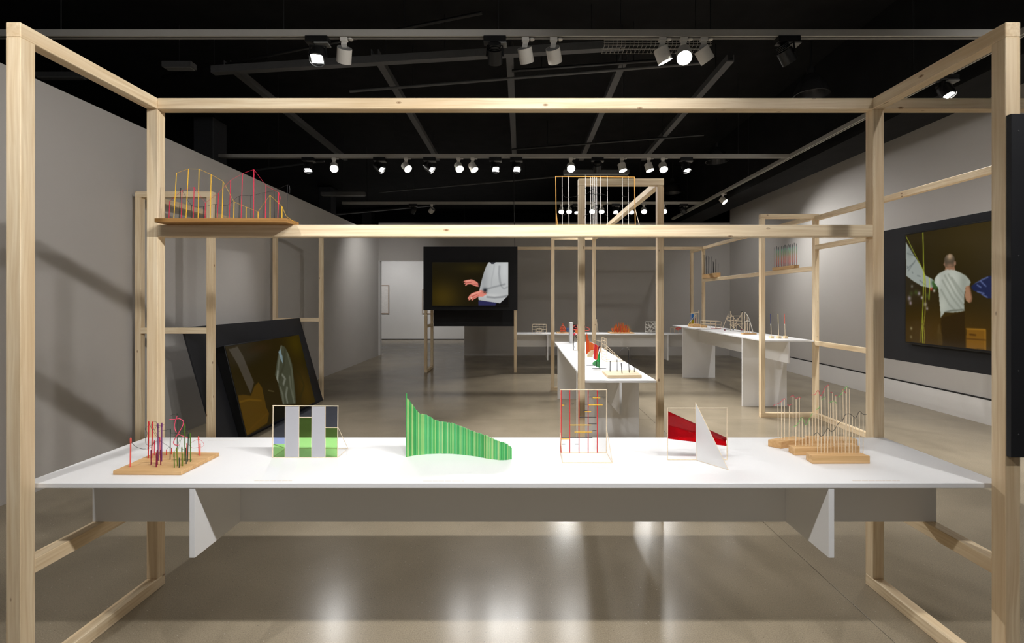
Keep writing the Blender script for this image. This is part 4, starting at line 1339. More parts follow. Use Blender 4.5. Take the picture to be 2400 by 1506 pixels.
def s4(a, b, r=.0024, m=None, nm='stick'):
    return rod(t4, nm, a, b, r, m or M_STICK, 4)


s4(q4(365, 158), q4(1110, 158)); s4(q4(365, 158), q4(364, 1168)); s4(q4(1108, 158), q4(1105, 1168)); s4(q4(364, 1168), q4(1105, 1168), .0015)
fL, fR = on(z4, 400, 1330), on(z4, 1200, 1330)
fL.z = fR.z = TZ + 0.002
s4(fL, fR); s4(q4(364, 1168), fL, .0015); s4(q4(1105, 1168), fR, .0015); s4(q4(1108, 790), fR, .0015); s4(q4(366, 840), fL, .0015)
for x in (377, 515, 663, 810, 955):
    s4(q4(x, 165, -.003), q4(x, 1165, -.003), .0022, M_REDP, 'red_bar')
for xa, xb, y in ((385, 425, 400), (815, 1040, 396), (880, 1000, 283), (755, 855, 503), (520, 860, 717), (590, 875, 828), (380, 512, 938)):
    s4(q4(xa, y, -.007), q4(xb, y, -.007), .0023, M_YEL, 'yellow_bar')
for xa, xb, y in ((815, 1095, 272), (385, 447, 388), (530, 585, 386), (750, 805, 390), (730, 800, 494), (665, 945, 598), (820, 945, 705), (880, 945, 812), (380, 880, 925), (385, 445, 1030), (597, 655, 1030)):
    s4(q4(xa, y, .0015), q4(xb, y, .0015), .0016, M_BLACKP, 'black_bar')

# --- 5: red acrylic band and white triangle
z5 = zoomer(7.53, 1530, 920)
b5 = on(z5, 780, 1186)
d5 = b5.y
t5 = thing('triangle_model', 'stick frame crossed by a red band and a tall white triangle', 'model', b5)


def q5(zx, zy, dd=0.0):
    v = atd(z5, zx, zy, d5); v.y += dd; v.z = max(v.z, TZ + 0.002)
    return v


for a, b in (((258, 270), (1316, 270)), ((262, 270), (258, 1186)), ((1312, 270), (1309, 1186)), ((258, 1186), (1309, 1186))):
    rod(t5, 'stick', q5(*a), q5(*b), .0022, M_STICK, 4)


def sheet(parent, name, pts, mat, th=0.0012):
    pts = [Vector(p) for p in pts]
    n = (pts[1] - pts[0]).cross(pts[2] - pts[0]).normalized() * th
    return obj(name, MB().prism([p - n / 2 for p in pts], n), mat, parent)


sheet(t5, 'red_sheet', [q5(265, 325), q5(1315, 797), q5(1312, 868, .014), q5(265, 572, .014)], A_RED)
sheet(t5, 'red_sheet', [q5(265, 574, .014), q5(1312, 870, .014), q5(1308, 940, .002), q5(262, 810, .002)], A_RED)
tip = on(z5, 1335, 1362); tip.z = TZ + 0.0015
k0 = q5(764, 1190, -.004); k0.z = TZ + 0.0015
apex = q5(750, 168, -.004)
sheet(t5, 'white_triangle', [apex, k0, tip], A_MILK2, 0.002)
for a, b in ((apex, k0), (k0, tip), (apex, tip)):
    rod(t5, 'edge_stick', a, b, .0016, M_STICK, 4)

# --- 6: four oak blocks with rods and coloured threads
z6 = zoomer(6.547, 1780, 880)


def block_model(label, pts, h, base_zy, rods, threads, rodr=0.0019):
    """pts: corners of the block on the table; rods: (base x, base y, top x, top y) measured"""
    c = sum((Vector(p) for p in pts), Vector()) / len(pts)
    t = thing('rod_block', label, 'model', (c.x, c.y, TZ), 'oak blocks with pale rods')
    lo = [Vector((p.x, p.y, TZ + E)) for p in pts]
    hi = [Vector((p.x, p.y, TZ + h)) for p in pts]
    obj('block', MB().hexa(lo, hi), wood('x', 'oak'), t, bevel=0.0012)
    for bx, by, tx, ty in rods:
        b = on(z6, bx, by, TZ + h)
        b.z -= 0.004
        rod(t, 'rod', b, atd(z6, tx, ty, b.y), rodr, M_STICK)
    for pts_, m, dd in threads:
        wire(t, 'thread', [atd(z6, a, b, dd) for a, b in pts_], 0.0011, m)
    return t


def rect_block(zxa, zya, zxb, zyb, depth, skew=0.0):
    a = on(z6, zxa, zya); b = on(z6, zxb, zyb)
    return [a, b, Vector((b.x + skew, b.y + depth, TZ)), Vector((a.x + skew, a.y + depth, TZ))]


hb = 0.037
bl1 = rect_block(813, 1353, 1697, 1350, 0.060)
bl1 = [bl1[0], bl1[1], bl1[2] + Vector((-0.012, 0, 0)), bl1[3] + Vector((0.004, 0, 0))]
rods = [(zx, 1192, zx, zt_) for zx, zt_ in ((890, 880), (945, 930), (997, 880), (1047, 805), (1097, 855), (1155, 820), (1210, 730), (1265, 690), (1315, 605), (1375, 585), (1427, 620), (1475, 645), (1533, 550), (1590, 595))]
dA = on(z6, 1250, 1192, TZ + hb).y
block_model('front oak block with pale rods joined by a black thread', bl1, hb, 1192, rods,
            [([(830, 910), (890, 872), (945, 930), (997, 880), (1047, 805), (1100, 856), (1160, 815), (1210, 730), (1270, 690), (1315, 602), (1378, 583), (1427, 615), (1477, 643), (1533, 546), (1590, 592), (1640, 596)], M_WIRE, dA - .003)])
bl2 = rect_block(545, 1227, 1545, 1195, 0.060)
rods = [(a, 1078, a - 2, b) for a, b in ((557, 770), (607, 715), (657, 640), (712, 755), (765, 660), (815, 570), (905, 500), (955, 370), (1010, 330), (1092, 410), (1142, 380), (1188, 430), (1240, 300), (1340, 165), (1380, 205))]
dB = on(z6, 900, 1078, TZ + hb).y
block_model('second oak block from the front, rods joined by a green thread', bl2, hb, 1078, rods,
            [([(520, 778), (557, 768), (605, 715), (655, 638), (712, 755), (765, 660), (813, 568)], M_BRGREEN, dB - .003), ([(868, 515), (905, 505), (918, 475)], M_BRGREEN, dB - .003),
             ([(955, 375), (1005, 330)], M_BRGREEN, dB - .003), ([(1060, 412), (1090, 408), (1142, 385), (1186, 428)], M_BRGREEN, dB - .003), ([(1200, 330), (1240, 300), (1290, 225), (1338, 165), (1358, 195)], M_BRGREEN, dB - .003)])
bl3 = [on(z6, 335, 1122), on(z6, 735, 1065), on(z6, 640, 1010), on(z6, 130, 1083)]
bl3 = [bl3[0], bl3[1], bl3[1] + (bl3[3] - bl3[0]), bl3[3]]
rods = [(a, 985, b, c) for a, b, c in ((288, 283, 430), (338, 340, 390), (387, 382, 350), (452, 458, 455), (517, 515, 305), (563, 563, 355), (612, 612, 325))]
dC = on(z6, 450, 985, TZ + hb).y
block_model('oak block at the left of its group, rods joined by pink threads', bl3, hb, 985, rods,
            [([(215, 460), (240, 440), (283, 430), (338, 390), (382, 350), (405, 372)], M_ROSE, dC - .003), ([(425, 438), (458, 455), (498, 432)], M_ROSE, dC - .003),
             ([(470, 330), (515, 305), (563, 352), (612, 325), (630, 345)], M_ROSE, dC - .003)])
bl4 = rect_block(790, 1075, 1505, 1085, 0.062)
rods = [(a + 10, 985, a, b) for a, b in ((850, 285), (900, 225), (942, 310), (1003, 190), (1053, 140), (1120, 260), (1170, 300), (1280, 205), (1325, 275))]
dD = on(z6, 1100, 985, TZ + hb).y
block_model('rear oak block behind the others, tallest rods with pink threads', bl4, hb, 985, rods,
            [([(790, 297), (850, 288), (870, 255), (902, 225), (942, 308), (1003, 190), (1053, 142), (1070, 160)], M_ROSE, dD - .003), ([(1090, 250), (1120, 262)], M_ROSE, dD - .003),
             ([(1155, 300), (1190, 310)], M_ROSE, dD - .003), ([(1265, 235), (1280, 207), (1326, 272)], M_ROSE, dD - .003)])

# --- pale caption lines printed on the table edge
for xa, xb, y, lab in ((596, 686, 1126, 'faint tan caption line on the table below the pane model'), (992, 1088, 1126.5, 'faint tan caption line on the table below the green stick wall'),
                       (1998, 2112, 1126, 'faint tan caption line on the table below the oak blocks'), (488, 556, 1031, 'faint tan caption line at the back table edge, left')):
    a = T(xa, y); b = T(xb, y)
    t = thing('caption_line', lab, 'caption', a.lerp(b, .5), 'captions on the front table')
    q = 0.0
    mbs = []
    L_ = b.x - a.x
    while q < L_ - 0.004:
        w_ = min(random.uniform(0.012, 0.04), L_ - q)
        obj('word', MB().box((a.x + q, a.x + q + w_), (a.y - 0.0022, a.y + 0.0022), (TZ + 0.0001, TZ + 0.0004)), M_TAN, t)
        q += w_ + 0.003

# ------------------------------------------------------------------ the models on the front shelf rail
z7 = zoomer(6.316, 340, 370)
RZ = 2.076
t7 = thing('thread_graph_model', 'stained board with yellow, red and black rods on the front rail', 'model', (-1.65, 2.73, RZ))
BX0, BX1 = -2.022, -1.290
obj('board', MB().hexa([(BX0, 2.667, RZ + E), (BX1, 2.667, RZ + E), (BX1 - 0.0, 2.81, RZ + E), (BX0, 2.81, RZ + E)], [(BX0, 2.667, RZ + .0235), (BX1, 2.667, RZ + .0235), (BX1, 2.81, RZ + .0235), (BX0, 2.81, RZ + .0235)]), wood('x', 'stain'), t7, bevel=0.001)
yel = [(425, 465, 225), (605, 643, 160), (785, 800, 165), (965, 978, 245), (1138, 1155, 345), (1312, 1318, 650), (1495, 1497, 725), (1672, 1673, 795), (1850, 1850, 550), (2027, 2027, 715)]
red = [(352, 365, 640), (533, 548, 480), (713, 727, 430), (887, 893, 665), (1067, 1090, 515), (1245, 1268, 330), (1420, 1443, 230), (1605, 1612, 170), (1780, 1790, 410), (1965, 1978, 510)]
blk = [(502, 528, 440), (683, 690, 700), (860, 865, 720), (1035, 1040, 685), (1212, 1213, 700), (1390, 1393, 565), (1565, 1567, 560), (1745, 1743, 515), (1915, 1910, 485), (2097, 2107, 400)]
for lst, m, dd, r, tm in ((yel, M_YEL, 2.69, .0022, M_YEL), (red, M_ROSE, 2.735, .0021, M_ROSE), (blk, M_BLACKP, 2.785, .0017, M_WIRE)):
    tops = []
    for bx, tx, ty in lst:
        b = atd(z7, bx, 900, dd)
        b.z = RZ + 0.021
        tp = atd(z7, tx, ty, dd)
        rod(t7, 'rod', b, tp, r, m)
        tops.append(tp)
    ends = {id(yel): [(2090, 860), (2225, 960)], id(red): [(2005, 590), (1975, 690)], id(blk): [(2140, 440), (2140, 525)]}[id(lst)]
    wire(t7, 'thread', tops + [atd(z7, a, b, dd) for a, b in ends], 0.0008, tm, curve=(lst is blk))

z8 = zoomer(7.5, 1270, 390)
t8 = thing('string_frame', 'thin amber stick frame strung with white strings on the front rail', 'model', (0.55, 2.78, RZ))
d8 = 2.768


def q8(zx, zy, dd=0.0):
    v = atd(z8, zx, zy, d8); v.y += dd; v.z = max(v.z, RZ + 0.0022)
    return v


rod(t8, 'stick', q8(236, 175), q8(1634, 188), .0024, M_AMBER)
rod(t8, 'stick', q8(242, 178), q8(252, 1030), .0024, M_AMBER)
rod(t8, 'stick', q8(1626, 188), q8(1642, 1030), .0024, M_AMBER)
rod(t8, 'strut', q8(245, 740), q8(272, 1030, -.012), .0016, M_AMBER)
rod(t8, 'strut', q8(1636, 730), q8(1702, 1030, -.012), .0016, M_STICK)
rod(t8, 'stick', q8(252, 1030), q8(1642, 1030), .0018, M_AMBER)
for k, (xa, xb) in enumerate(((357, 360), (466, 476), (765, 762), (857, 860), (895, 900), (928, 934), (963, 966), (1028, 1034), (1150, 1156), (1414, 1420), (1515, 1524))):
    sg = rod(t8, 'string', q8(xa, 165 if k % 3 else 180), q8(xb, 1025), .0013, M_WHITEP)
    for yy in (370 + (k * 97) % 180, 620 + (k * 61) % 150):
        p = q8(xa + (xb - xa) * yy / 1000, yy)
        obj('knot', MB().ball(p, .0022, 6), M_BLACKP, sg)
for pts in ([(357, 480), (400, 535), (450, 545), (560, 535), (640, 515)], [(360, 860), (400, 850), (440, 820), (470, 780)], [(765, 490), (820, 460), (880, 400)], [(860, 470), (960, 490), (1040, 485), (1150, 515)],
            [(830, 800), (880, 820), (940, 790), (985, 690), (930, 670)], [(1020, 830), (1060, 805), (1156, 880)], [(1400, 500), (1450, 530), (1520, 540)], [(1440, 920), (1500, 930), (1560, 945)], [(755, 860), (800, 845), (860, 825)]):
    wire(t8, 'wire', [q8(a, b, -.004) for a, b in pts], .0009, M_WIRE)

# ------------------------------------------------------------------ models on the shelf rail at right
SR = 2.123
XR = 4.145
t = thing('dark_rod_block', 'oak block with uneven black rods on the right shelf rail', 'model', (XR, 10.55, SR))
obj('block', MB().box((XR - 0.05, XR + 0.05), (10.16, 10.92), (SR + E, SR + 0.095)), wood('y', 'oak'), t, bevel=0.002)
random.seed(3)
for i in range(16):
    yy = 10.88 - i * 0.044
    xx = XR - 0.02 + 0.03 * (i % 3)
    hgt = [.62, .60, .50, .52, .55, .54, .52, .50, .38, .30, .34, .42, .33, .30, .28, .40][i]
    rod(t, 'rod', (xx, yy, SR + .09), (xx + random.uniform(-.01, .01), yy + random.uniform(-.012, .012), SR + .09 + hgt * .72), .004, M_BLACKP)
t = thing('graded_rod_block', 'oak block with even rods graded red to green on right shelf rail', 'model', (XR, 7.6, SR))
obj('block', MB().box((XR - 0.04, XR + 0.04), (7.27, 7.90), (SR + E, SR + 0.05)), wood('y', 'oak'), t, bevel=0.002)
for i in range(18):
    yy = 7.87 - i * 0.0335
    xx = XR - 0.015 + 0.015 * (i % 3)
    rod(t, 'rod', (xx, yy, SR + .045), (xx, yy, SR + .045 + .335 + .01 * math.sin(i * 1.7)), .0035, M_GRAD)

# ------------------------------------------------------------------ models on the high table at right
HZ = 1.080
zr = zoomer(5.02, 1560, 560)


def onr(zx, zy):
    return on(zr, zx, zy, HZ)


t = thing('colour_plane_model', 'model with blue and yellow planes at far end of high table', 'model', (3.9, 10.7, HZ))
dd = 10.66
qq = lambda zx, zy, o=0.0: (lambda v: Vector((v.x, v.y + o, max(v.z, HZ + .003))))(atd(zr, zx, zy, dd))
sheet(t, 'blue_plane', [qq(292, 1030), qq(330, 1030), qq(330, 878), qq(292, 878)], M_BLUEP, .004)
sheet(t, 'yellow_plane', [qq(250, 1030, -.03), qq(328, 1030, -.03), qq(328, 935, -.03)], A_YELLOW, .003)
for a, b in (((290, 870), (380, 866)), ((292, 870), (292, 1030)), ((380, 866), (384, 1030)), ((250, 1030), (345, 890)), ((335, 870), (338, 1030)), ((356, 880), (358, 1030)), ((380, 840), (381, 870))):
    rod(t, 'stick', qq(*a, -.035), qq(*b, -.035), .005, M_STICK, 4)
rod(t, 'red_stick', qq(345, 930, -.02), qq(347, 1030, -.02), .008, M_MAROON, 4)
t = thing('oak_block', 'flat oak block lying behind the low stick box on high table', 'block', onr(405, 1040))
a, b = onr(322, 1036), onr(490, 1042)
obj('body', MB().hexa([Vector((a.x, a.y, HZ + E)), Vector((b.x, b.y, HZ + E)), Vector((b.x, b.y + .3, HZ + E)), Vector((a.x, a.y + .3, HZ + E))],
                      [Vector((a.x, a.y, HZ + .045)), Vector((b.x, b.y, HZ + .045)), Vector((b.x, b.y + .3, HZ + .045)), Vector((a.x, a.y + .3, HZ + .045))]), wood('x', 'oak'), t, bevel=.002)
obj('lid', MB().box((a.x + .03, b.x - .04), (a.y + .05, a.y + .24), (HZ + .0455, HZ + .06)), wood('x', 'oak'), t, bevel=.002)
t = thing('stick_box_model', 'low open box of thin sticks with a pink base line', 'model', onr(560, 1050))
f = [onr(468, 1050), onr(655, 1060)]
dd = f[0].y
qq = lambda zx, zy, o=0.0: (lambda v: Vector((v.x, v.y + o, max(v.z, HZ + .003))))(atd(zr, zx, zy, dd))
for o in (0.0, .25):
    for a, b in (((468, 962), (655, 970)), ((468, 1000), (655, 1003)), ((468, 962), (466, 1052)), ((585, 966), (585, 1052)), ((655, 970), (650, 1052)), ((525, 965), (525, 1003))):
        rod(t, 'stick', qq(*a, o), qq(*b, o), .0042, M_STICK, 4)
for x, y in ((468, 962), (655, 970), (468, 1050), (650, 1052)):
    rod(t, 'stick', qq(x, y), qq(x, y, .25), .004, M_STICK, 4)
rod(t, 'pink_line', qq(525, 1060, -.02), qq(650, 1060, -.02), .004, M_SALMON, 4)
t = thing('truss_model', 'tangled stick tower with dark ball feet on the high table', 'model', onr(810, 1075))
dd = onr(810, 1078).y
qq = lambda zx, zy, o=0.0: (lambda v: Vector((v.x, v.y + o, max(v.z, HZ + .014))))(atd(zr, zx, zy, dd))
segs = [((765, 855), (765, 1085), 0), ((765, 880), (700, 1050), .1), ((765, 880), (830, 960), .0), ((735, 955), (910, 965), .05), ((768, 1000), (910, 998), .0), ((828, 905), (912, 905), .1), ((828, 905), (825, 1075), .1),
        ((912, 850), (912, 1075), .05), ((910, 855), (800, 1030), .0), ((735, 955), (860, 1010), .0), ((860, 1010), (915, 1075), .0), ((768, 1000), (850, 1075), .05), ((850, 1010), (852, 1075), .05), ((765, 890), (735, 955), .05),
        ((830, 960), (912, 900), .05), ((800, 1060), (860, 1000), .05), ((740, 940), (828, 905), .1)]
for a, b, o in segs:
    rod(t, 'stick', qq(*a, o), qq(*b, o), .0048, M_STICK, 5)
for x, y, m, o in ((696, 1078, M_MAROON, .0), (765, 1085, M_WHITEP, 0), (823, 1072, M_BLACKP, .1), (907, 1075, M_MAROON, .05), (912, 855, M_BLACKP, .05), (765, 857, M_STICK, 0)):
    p = qq(x, y, o)
    obj('ball', MB().ball(p, .013, 8), m, t, smooth=True)
t = thing('arc_model', 'bent white arc with upright sticks on a narrow board', 'model', onr(990, 1120))
dd = onr(985, 1122).y
qq = lambda zx, zy, o=0.0: (lambda v: Vector((v.x, v.y + o, max(v.z, HZ + .022))))(atd(zr, zx, zy, dd))
a = qq(912, 1122); b = qq(1068, 1128)
obj('board', MB().box((a.x, b.x), (dd - .01, dd + .09), (HZ + E, HZ + .022)), wood('x', 'oak'), t, bevel=.002)
wire(t, 'arc', [qq(x, y, .02) for x, y in ((938, 860), (965, 890), (990, 940), (1010, 1000), (1027, 1060), (1038, 1105))], .0045, M_WHITEP)
for xa, ya, xb in ((937, 865, 935), (966, 890, 968), (994, 985, 996), (945, 975, 945)):
    rod(t, 'stick', qq(xa, ya, .02), qq(xb, 1112, .02), .0038, M_STICK, 5)
wire(t, 'arc', [qq(x, y, .04) for x, y in ((940, 975), (970, 965), (1000, 970), (1025, 1040), (1035, 1105))], .0035, M_WHITEP)
for zx, topm, lab in ((1238, M_NAVY, 'slim stick with navy top on a small block, high table'), (1326, plain('pale_yellow_paint', srgb(226, 214, 150), .5), 'slim stick with pale yellow top on a small block, high table'), (1402, M_SALMON, 'slim stick with coral top on a small block, high table')):
    g = onr(zx + 8, 1168)
    t = thing('painted_stick', lab, 'model', g, 'three painted sticks')
    obj('block', MB().box((g.x - .022, g.x + .022), (g.y - .03, g.y + .03), (HZ + E, HZ + .036)), M_CREAM, t, bevel=.002)
    p0 = Vector((g.x - .004, g.y, HZ + .034)); p1 = atd(zr, zx - 3, 878, g.y)
    rod(t, 'stick', p0, p1, .0042, M_STICK, 6)
    m0 = p0.lerp(p1, .55)
    off = Vector((-.004, -.003, 0))
    rod(t, 'painted_top', m0 + off, p1 + off, .0046, topm, 6)
    rod(t, 'white_band', p0.lerp(p1, .48) + off, m0 + off, .0048, M_WHITEP, 6)

# ------------------------------------------------------------------ models on the middle table
MZ = 0.882
zc = zoomer(5.578, 1290, 730)


def onc(zx, zy, z=MZ):
    return on(zc, zx, zy, z)


t = thing('dark_rod_board', 'pale board with slim dark rods at near end of middle table', 'model', onc(970, 850))
hb2 = .028
hi = [onc(750, 832, MZ + hb2), onc(1195, 828, MZ + hb2), onc(1100, 755, MZ + hb2), onc(676, 765, MZ + hb2)]
obj('board', MB().hexa([Vector((p.x, p.y, MZ + E)) for p in hi], hi), wood('x', 'stick'), t, bevel=.0015)
for bx, by, tx, ty, r in ((780, 780, 782, 645, .0042), (873, 780, 871, 625, .0034), (937, 806, 925, 670, .0046), (1029, 796, 1018, 478, .0038), (1041, 775, 1039, 465, .0034), (1097, 792, 1098, 692, .0034)):
    b = onc(bx, by, MZ + hb2); b.z -= .004
    rod(t, 'rod', b, atd(zc, tx, ty, b.y), r, M_BLACKP)
dd = 5.1
wire(t, 'wire', [atd(zc, a, b, dd) for a, b in ((1018, 475), (985, 472), (940, 490), (905, 540), (880, 600), (871, 625))], .0016, M_WIRE)
wire(t, 'wire', [atd(zc, a, b, dd) for a, b in ((1000, 465), (1018, 478), (1026, 500))], .0022, M_WHITEP)
t = thing('ladder_model', 'thin stick ladder with a long sloping brace on the middle table', 'model', onc(760, 660))
dd = onc(700, 655).y
qq = lambda zx, zy, o=0.0: (lambda v: Vector((v.x, v.y + o, max(v.z, MZ + .003))))(atd(zc, zx, zy, dd))
for a, b in (((673, 335), (673, 625)), ((729, 352), (731, 660)), ((673, 335), (729, 352)), ((673, 372), (729, 388)), ((673, 412), (730, 438)), ((673, 470), (731, 490)), ((673, 510), (731, 530)), ((673, 545), (731, 568)), ((673, 580), (731, 605)), ((673, 622), (731, 660)), ((731, 660), (958, 664)), ((690, 335), (690, 470)), ((710, 340), (712, 478))):
    rod(t, 'stick', qq(*a), qq(*b), .0036, M_STICK, 4)
rod(t, 'brace', qq(729, 440), qq(958, 662), .0036, M_STICK, 4)
rod(t, 'brace', qq(735, 470, .15), qq(940, 640, .15), .0036, M_STICK, 4)
rod(t, 'brace', qq(673, 622), qq(958, 664, .1), .003, M_STICK, 4)
t = thing('orange_sheet_model', 'orange and red stick curtain over green pane on middle table', 'model', onc(560, 720))
zq = zoomer(10.757, 1320, 740)
dd = onc(590, 738).y
qq = lambda zx, zy, o=0.0: (lambda v: Vector((v.x, v.y + o, max(v.z, MZ + .002))))(atd(zq, zx, zy, dd))
for i in range(17):
    x0_ = 585 + i * 12
    ty = float(np.interp(x0_, [585, 612, 640, 665, 720, 790], [490, 435, 560, 660, 680, 710])) + random.uniform(-10, 10)
    by = float(np.interp(x0_, [585, 640, 700, 790], [985, 960, 880, 860]))
    obj('orange_stick', MB().tube([qq(x0_ + 6, ty, .05), qq(x0_ + 6, by, .05)], .0031, 5), M_ORANGE if i < 6 or i % 3 == 0 else M_ORANGE2, t)
obj('cream_block', MB().prism([qq(600, 1030, -.02), qq(735, 1035, -.02), qq(745, 965, -.02), qq(800, 955, -.02), qq(790, 870, -.02), qq(735, 868, -.02), qq(680, 890, -.02), qq(620, 955, -.02)], (0, .05, 0)), M_CREAM, t)
for i in range(9):
    x0_ = 755 + i * 11
    ty = float(np.interp(x0_, [755, 790, 845], [700, 715, 745]))
    by = float(np.interp(x0_, [755, 800, 850], [1060, 1100, 1090]))
    obj('red_stick', MB().tube([qq(x0_ + 28, ty, -.03), qq(x0_, by, -.03)], .0035, 5), M_REDP if i < 6 else M_ORANGE, t)
for i in range(5):
    x0_ = 845 + i * 12
    obj('maroon_stick', MB().tube([qq(x0_ + 8, 775 - 5 * i, -.028), qq(845 + i * 7, 1070 - 45 * i, -.028)], .0038, 5), M_MAROON, t)
sheet(t, 'green_pane', [qq(738, 1225), qq(915, 1310), qq(915, 860), qq(850, 1100), qq(735, 1180)], A_GREEN2, .003)
sheet(t, 'pale_green_pane', [qq(738, 1225, -.005), qq(915, 1305, -.005), qq(905, 1170, -.005), qq(850, 1130, -.005), qq(745, 1185, -.005)], acrylic('pale_green_acrylic', (.6, .9, .7, 1), milk=.4, milkcol=srgb(150, 225, 180)), .002)
rod(t, 'stick', qq(765, 590, -.02), qq(932, 640, -.02), .0033, M_STICK, 4)
rod(t, 'stick', qq(768, 590, -.02), qq(770, 740, -.02), .0028, M_STICK, 4)
rod(t, 'dark_stick', qq(912, 650, -.02), qq(915, 1325, -.02), .003, M_WIRE, 4)
rod(t, 'dark_stick', qq(585, 1252), qq(900, 1252), .0028, M_WIRE, 4)
rod(t, 'dark_stick', qq(725, 1332, -.02), qq(1075, 1326, -.02), .0028, M_WIRE, 4)
rod(t, 'green_stick', qq(828, 1130, -.012), qq(830, 1275, -.012), .004, M_DKGREEN, 4)
rod(t, 'oak_stick', qq(935, 780, .02), qq(935, 930, .02), .007, M_AMBER, 4)
t = thing('white_slab_model', 'tall narrow white slab at the far end of middle table', 'model', onc(268, 415))
g = onc(268, 400)
obj('slab', MB().box((g.x - .028, g.x + .028), (g.y - .11, g.y + .11), (MZ + E, MZ + .36)), M_WHITE, t, bevel=.002)
obj('base', MB().box((g.x - .029, g.x + .05), (g.y - .14, g.y - .1105), (MZ + E, MZ + .02)), M_WHITE, t, bevel=.002)
t = thing('pink_loop_model', 'stick stand with dark pane and pink loops on middle table', 'model', onc(330, 515))
dd = onc(330, 505).y
qq = lambda zx, zy, o=0.0: (lambda v: Vector((v.x, v.y + o, max(v.z, MZ + .003))))(atd(zq, zx, zy, dd))
sheet(t, 'dark_pane', [qq(262, 400), qq(355, 400), qq(355, 215), qq(262, 215)], plain('plum_sheet', srgb(44, 22, 40), .3), .003)
sheet(t, 'orange_pane', [qq(300, 440, -.01), qq(370, 440, -.01), qq(370, 340, -.01), qq(300, 340, -.01)], M_ORANGE2, .003)
sheet(t, 'pink_pane', [qq(258, 490, -.01), qq(300, 490, -.01), qq(310, 440, -.01), qq(258, 440, -.01)], M_ROSE, .003)
for a, b, m in (((247, 200), (247, 860), M_STICK), ((262, 200), (262, 880), M_WIRE), ((360, 215), (362, 880), M_STICK), ((385, 215), (385, 800), M_STICK), ((240, 860), (370, 880), M_STICK), ((300, 480), (385, 640), M_WIRE), ((330, 470), (385, 580), M_WIRE), ((290, 750), (290, 800), M_WIRE)):
    rod(t, 'stick', qq(*a), qq(*b), .0035, m, 4)
wire(t, 'pink_loop', [qq(a, b, -.03) for a, b in ((258, 255), (300, 232), (360, 232), (470, 250), (600, 290), (660, 325), (640, 355), (560, 360), (430, 345), (260, 340))], .0045, M_SALMON)
wire(t, 'pink_loop', [qq(a, b, -.035) for a, b in ((258, 265), (300, 290), (360, 310), (360, 340), (300, 340), (262, 350))], .0042, M_SALMON)
wire(t, 'pink_loop', [qq(a, b, -.035) for a, b in ((250, 440), (290, 432), (340, 440), (370, 470))], .0042, M_PINKP)

# ------------------------------------------------------------------ models on the back table
zk = zoomer(5.02, 1200, 560)
BZ = 0.868


def back(d0):
    return lambda zx, zy, o=0.0: (lambda v: Vector((v.x, v.y + o, max(v.z, BZ + .004))))(atd(zk, zx, zy, d0))


qq = back(11.25)
t = thing('grid_frame_model', 'thin pale grid frame at left on the back table', 'model', (-.0 + qq(320, 1105).x, 11.25, BZ))
for a, b in (((243, 1000), (403, 1002)), ((243, 1000), (236, 1112)), ((403, 1002), (404, 1112)), ((236, 1112), (404, 1112)), ((242, 1030), (403, 1032)), ((240, 1060), (403, 1062)), ((280, 1000), (278, 1112)), ((320, 1000), (320, 1112)), ((365, 1000), (366, 1112)), ((290, 1052), (352, 1052)), ((290, 1090), (352, 1090)), ((290, 1052), (290, 1090)), ((352, 1052), (352, 1090))):
    rod(t, 'stick', qq(*a), qq(*b), .0052, M_STICK, 4)
t = thing('orange_tower_model', 'spindly orange tower on an oak board, back table', 'model', (qq(600, 1110).x, 11.3, BZ))
a, b = qq(527, 1110), qq(690, 1110)
obj('board', MB().box((a.x, b.x), (11.17, 11.43), (BZ + E, BZ + .025)), wood('x', 'oak'), t, bevel=.002)
random.seed(11)
for k, (y, w) in enumerate(((1100, 36), (1075, 34), (1055, 36), (1035, 26), (1020, 12))):
    for s in range(3):
        o = .06 * (s - 1)
        rod(t, 'stick', qq(598 - w, y + random.uniform(-5, 5), o), qq(598 + w, y + random.uniform(-5, 5), o), .006, M_ORANGE, 4)
for x in (566, 580, 598, 615, 630):
    rod(t, 'stick', qq(x, 1105), qq(x + (598 - x) * .25, 1035), .006, M_ORANGE, 4)
rod(t, 'stick', qq(575, 1045), qq(598, 990), .005, M_ORANGE, 4); rod(t, 'stick', qq(622, 1045), qq(598, 990), .005, M_ORANGE, 4)
t = thing('blue_lattice_model', 'small blue lattice beside the orange tower', 'model', (qq(660, 1098).x, 11.22, BZ + .026))
for x in (645, 655, 665, 677):
    rod(t, 'stick', qq(x, 1042, -.03), qq(x, 1093, -.03), .005, M_BLUEP, 4)
for y in (1048, 1066, 1085):
    rod(t, 'stick', qq(642, y, -.036), qq(680, y, -.036), .005, M_BLUEP, 4)
t = thing('thin_tripod_model', 'tall thin stick tripod beside the far timber post', 'model', (qq(1000, 1105).x, 11.3, BZ))
rod(t, 'stick', qq(994, 945), qq(1016, 1110), .005, M_STICK, 4)
rod(t, 'stick', qq(994, 945), qq(992, 1112, -.08), .005, M_STICK, 4)
rod(t, 'stick', qq(994, 945), qq(985, 1106, .08), .005, M_STICK, 4)
rod(t, 'cross_stick', qq(986, 946), qq(1002, 946), .005, M_STICK, 4)
t = thing('spiky_mound_model', 'spiky mound of orange and yellow sticks on an oak board', 'model', (qq(1285, 1110).x, 11.3, BZ))
a, b = qq(1147, 1112), qq(1425, 1112)
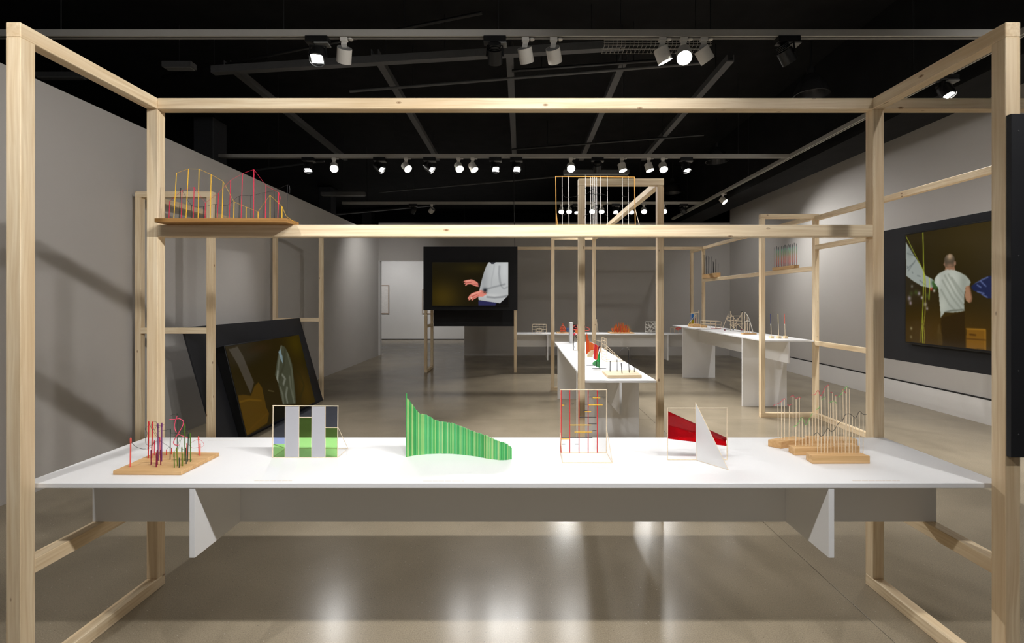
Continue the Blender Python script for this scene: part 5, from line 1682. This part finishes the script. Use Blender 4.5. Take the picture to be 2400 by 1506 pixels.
obj('board', MB().box((a.x, b.x), (11.12, 11.48), (BZ + E, BZ + .025)), wood('x', 'oak'), t, bevel=.002)
M_SPIKE = ramp_random('spike_paint', [srgb(235, 120, 40), srgb(225, 80, 50), srgb(230, 165, 40), srgb(214, 88, 90), srgb(240, 140, 60), srgb(200, 130, 30)])
cx_ = qq(1285, 1100).x
wid = (qq(1390, 1100).x - qq(1180, 1100).x) / 2
for i in range(105):
    u_ = random.uniform(-1, 1)
    xx = cx_ + u_ * wid * .93
    yy = 11.3 + random.uniform(-.13, .13)
    hh = (.30 * (1 - .55 * u_ * u_)) * random.uniform(.45, 1.12) * .74
    rod(t, 'spike', (xx, yy, BZ + .02), (xx + u_ * .02 + random.uniform(-.035, .035), yy + random.uniform(-.03, .03), BZ + .02 + hh), .0038, M_SPIKE, 4)
t = thing('lattice_model', 'square white stick lattice half hidden by the middle frame post', 'model', (qq(1625, 1105).x, 11.3, BZ))
for a, b in (((1572, 970), (1690, 970)), ((1572, 970), (1572, 1110)), ((1690, 970), (1690, 1110)), ((1572, 1110), (1690, 1110)), ((1572, 1030), (1660, 1110)), ((1572, 1000), (1690, 1060)), ((1572, 1060), (1690, 990)), ((1600, 970), (1640, 1110)), ((1680, 970), (1590, 1110)), ((1572, 1085), (1690, 1085)), ((1572, 1010), (1690, 1010)), ((1630, 970), (1690, 1040)), ((1610, 1110), (1690, 1020)), ((1572, 1040), (1690, 1035))):
    rod(t, 'stick', qq(*a), qq(*b), .0052, M_WHITEP, 4)
t = thing('small_orange_frame_model', 'small stick frame with orange cloth under the high table end', 'model', (qq(1905, 1105).x, 11.3, BZ))
for a, b in (((1867, 1040), (1867, 1110)), ((1910, 1045), (1910, 1110)), ((1867, 1040), (1910, 1045)), ((1910, 1045), (1960, 1040)), ((1960, 1040), (1960, 1110))):
    rod(t, 'stick', qq(*a), qq(*b), .0052, M_STICK, 4)
wire(t, 'orange_cloth', [qq(a, b) for a, b in ((1925, 1052), (1950, 1062), (1985, 1048), (1960, 1042), (1930, 1050), (1955, 1068))], .012, M_SALMON)
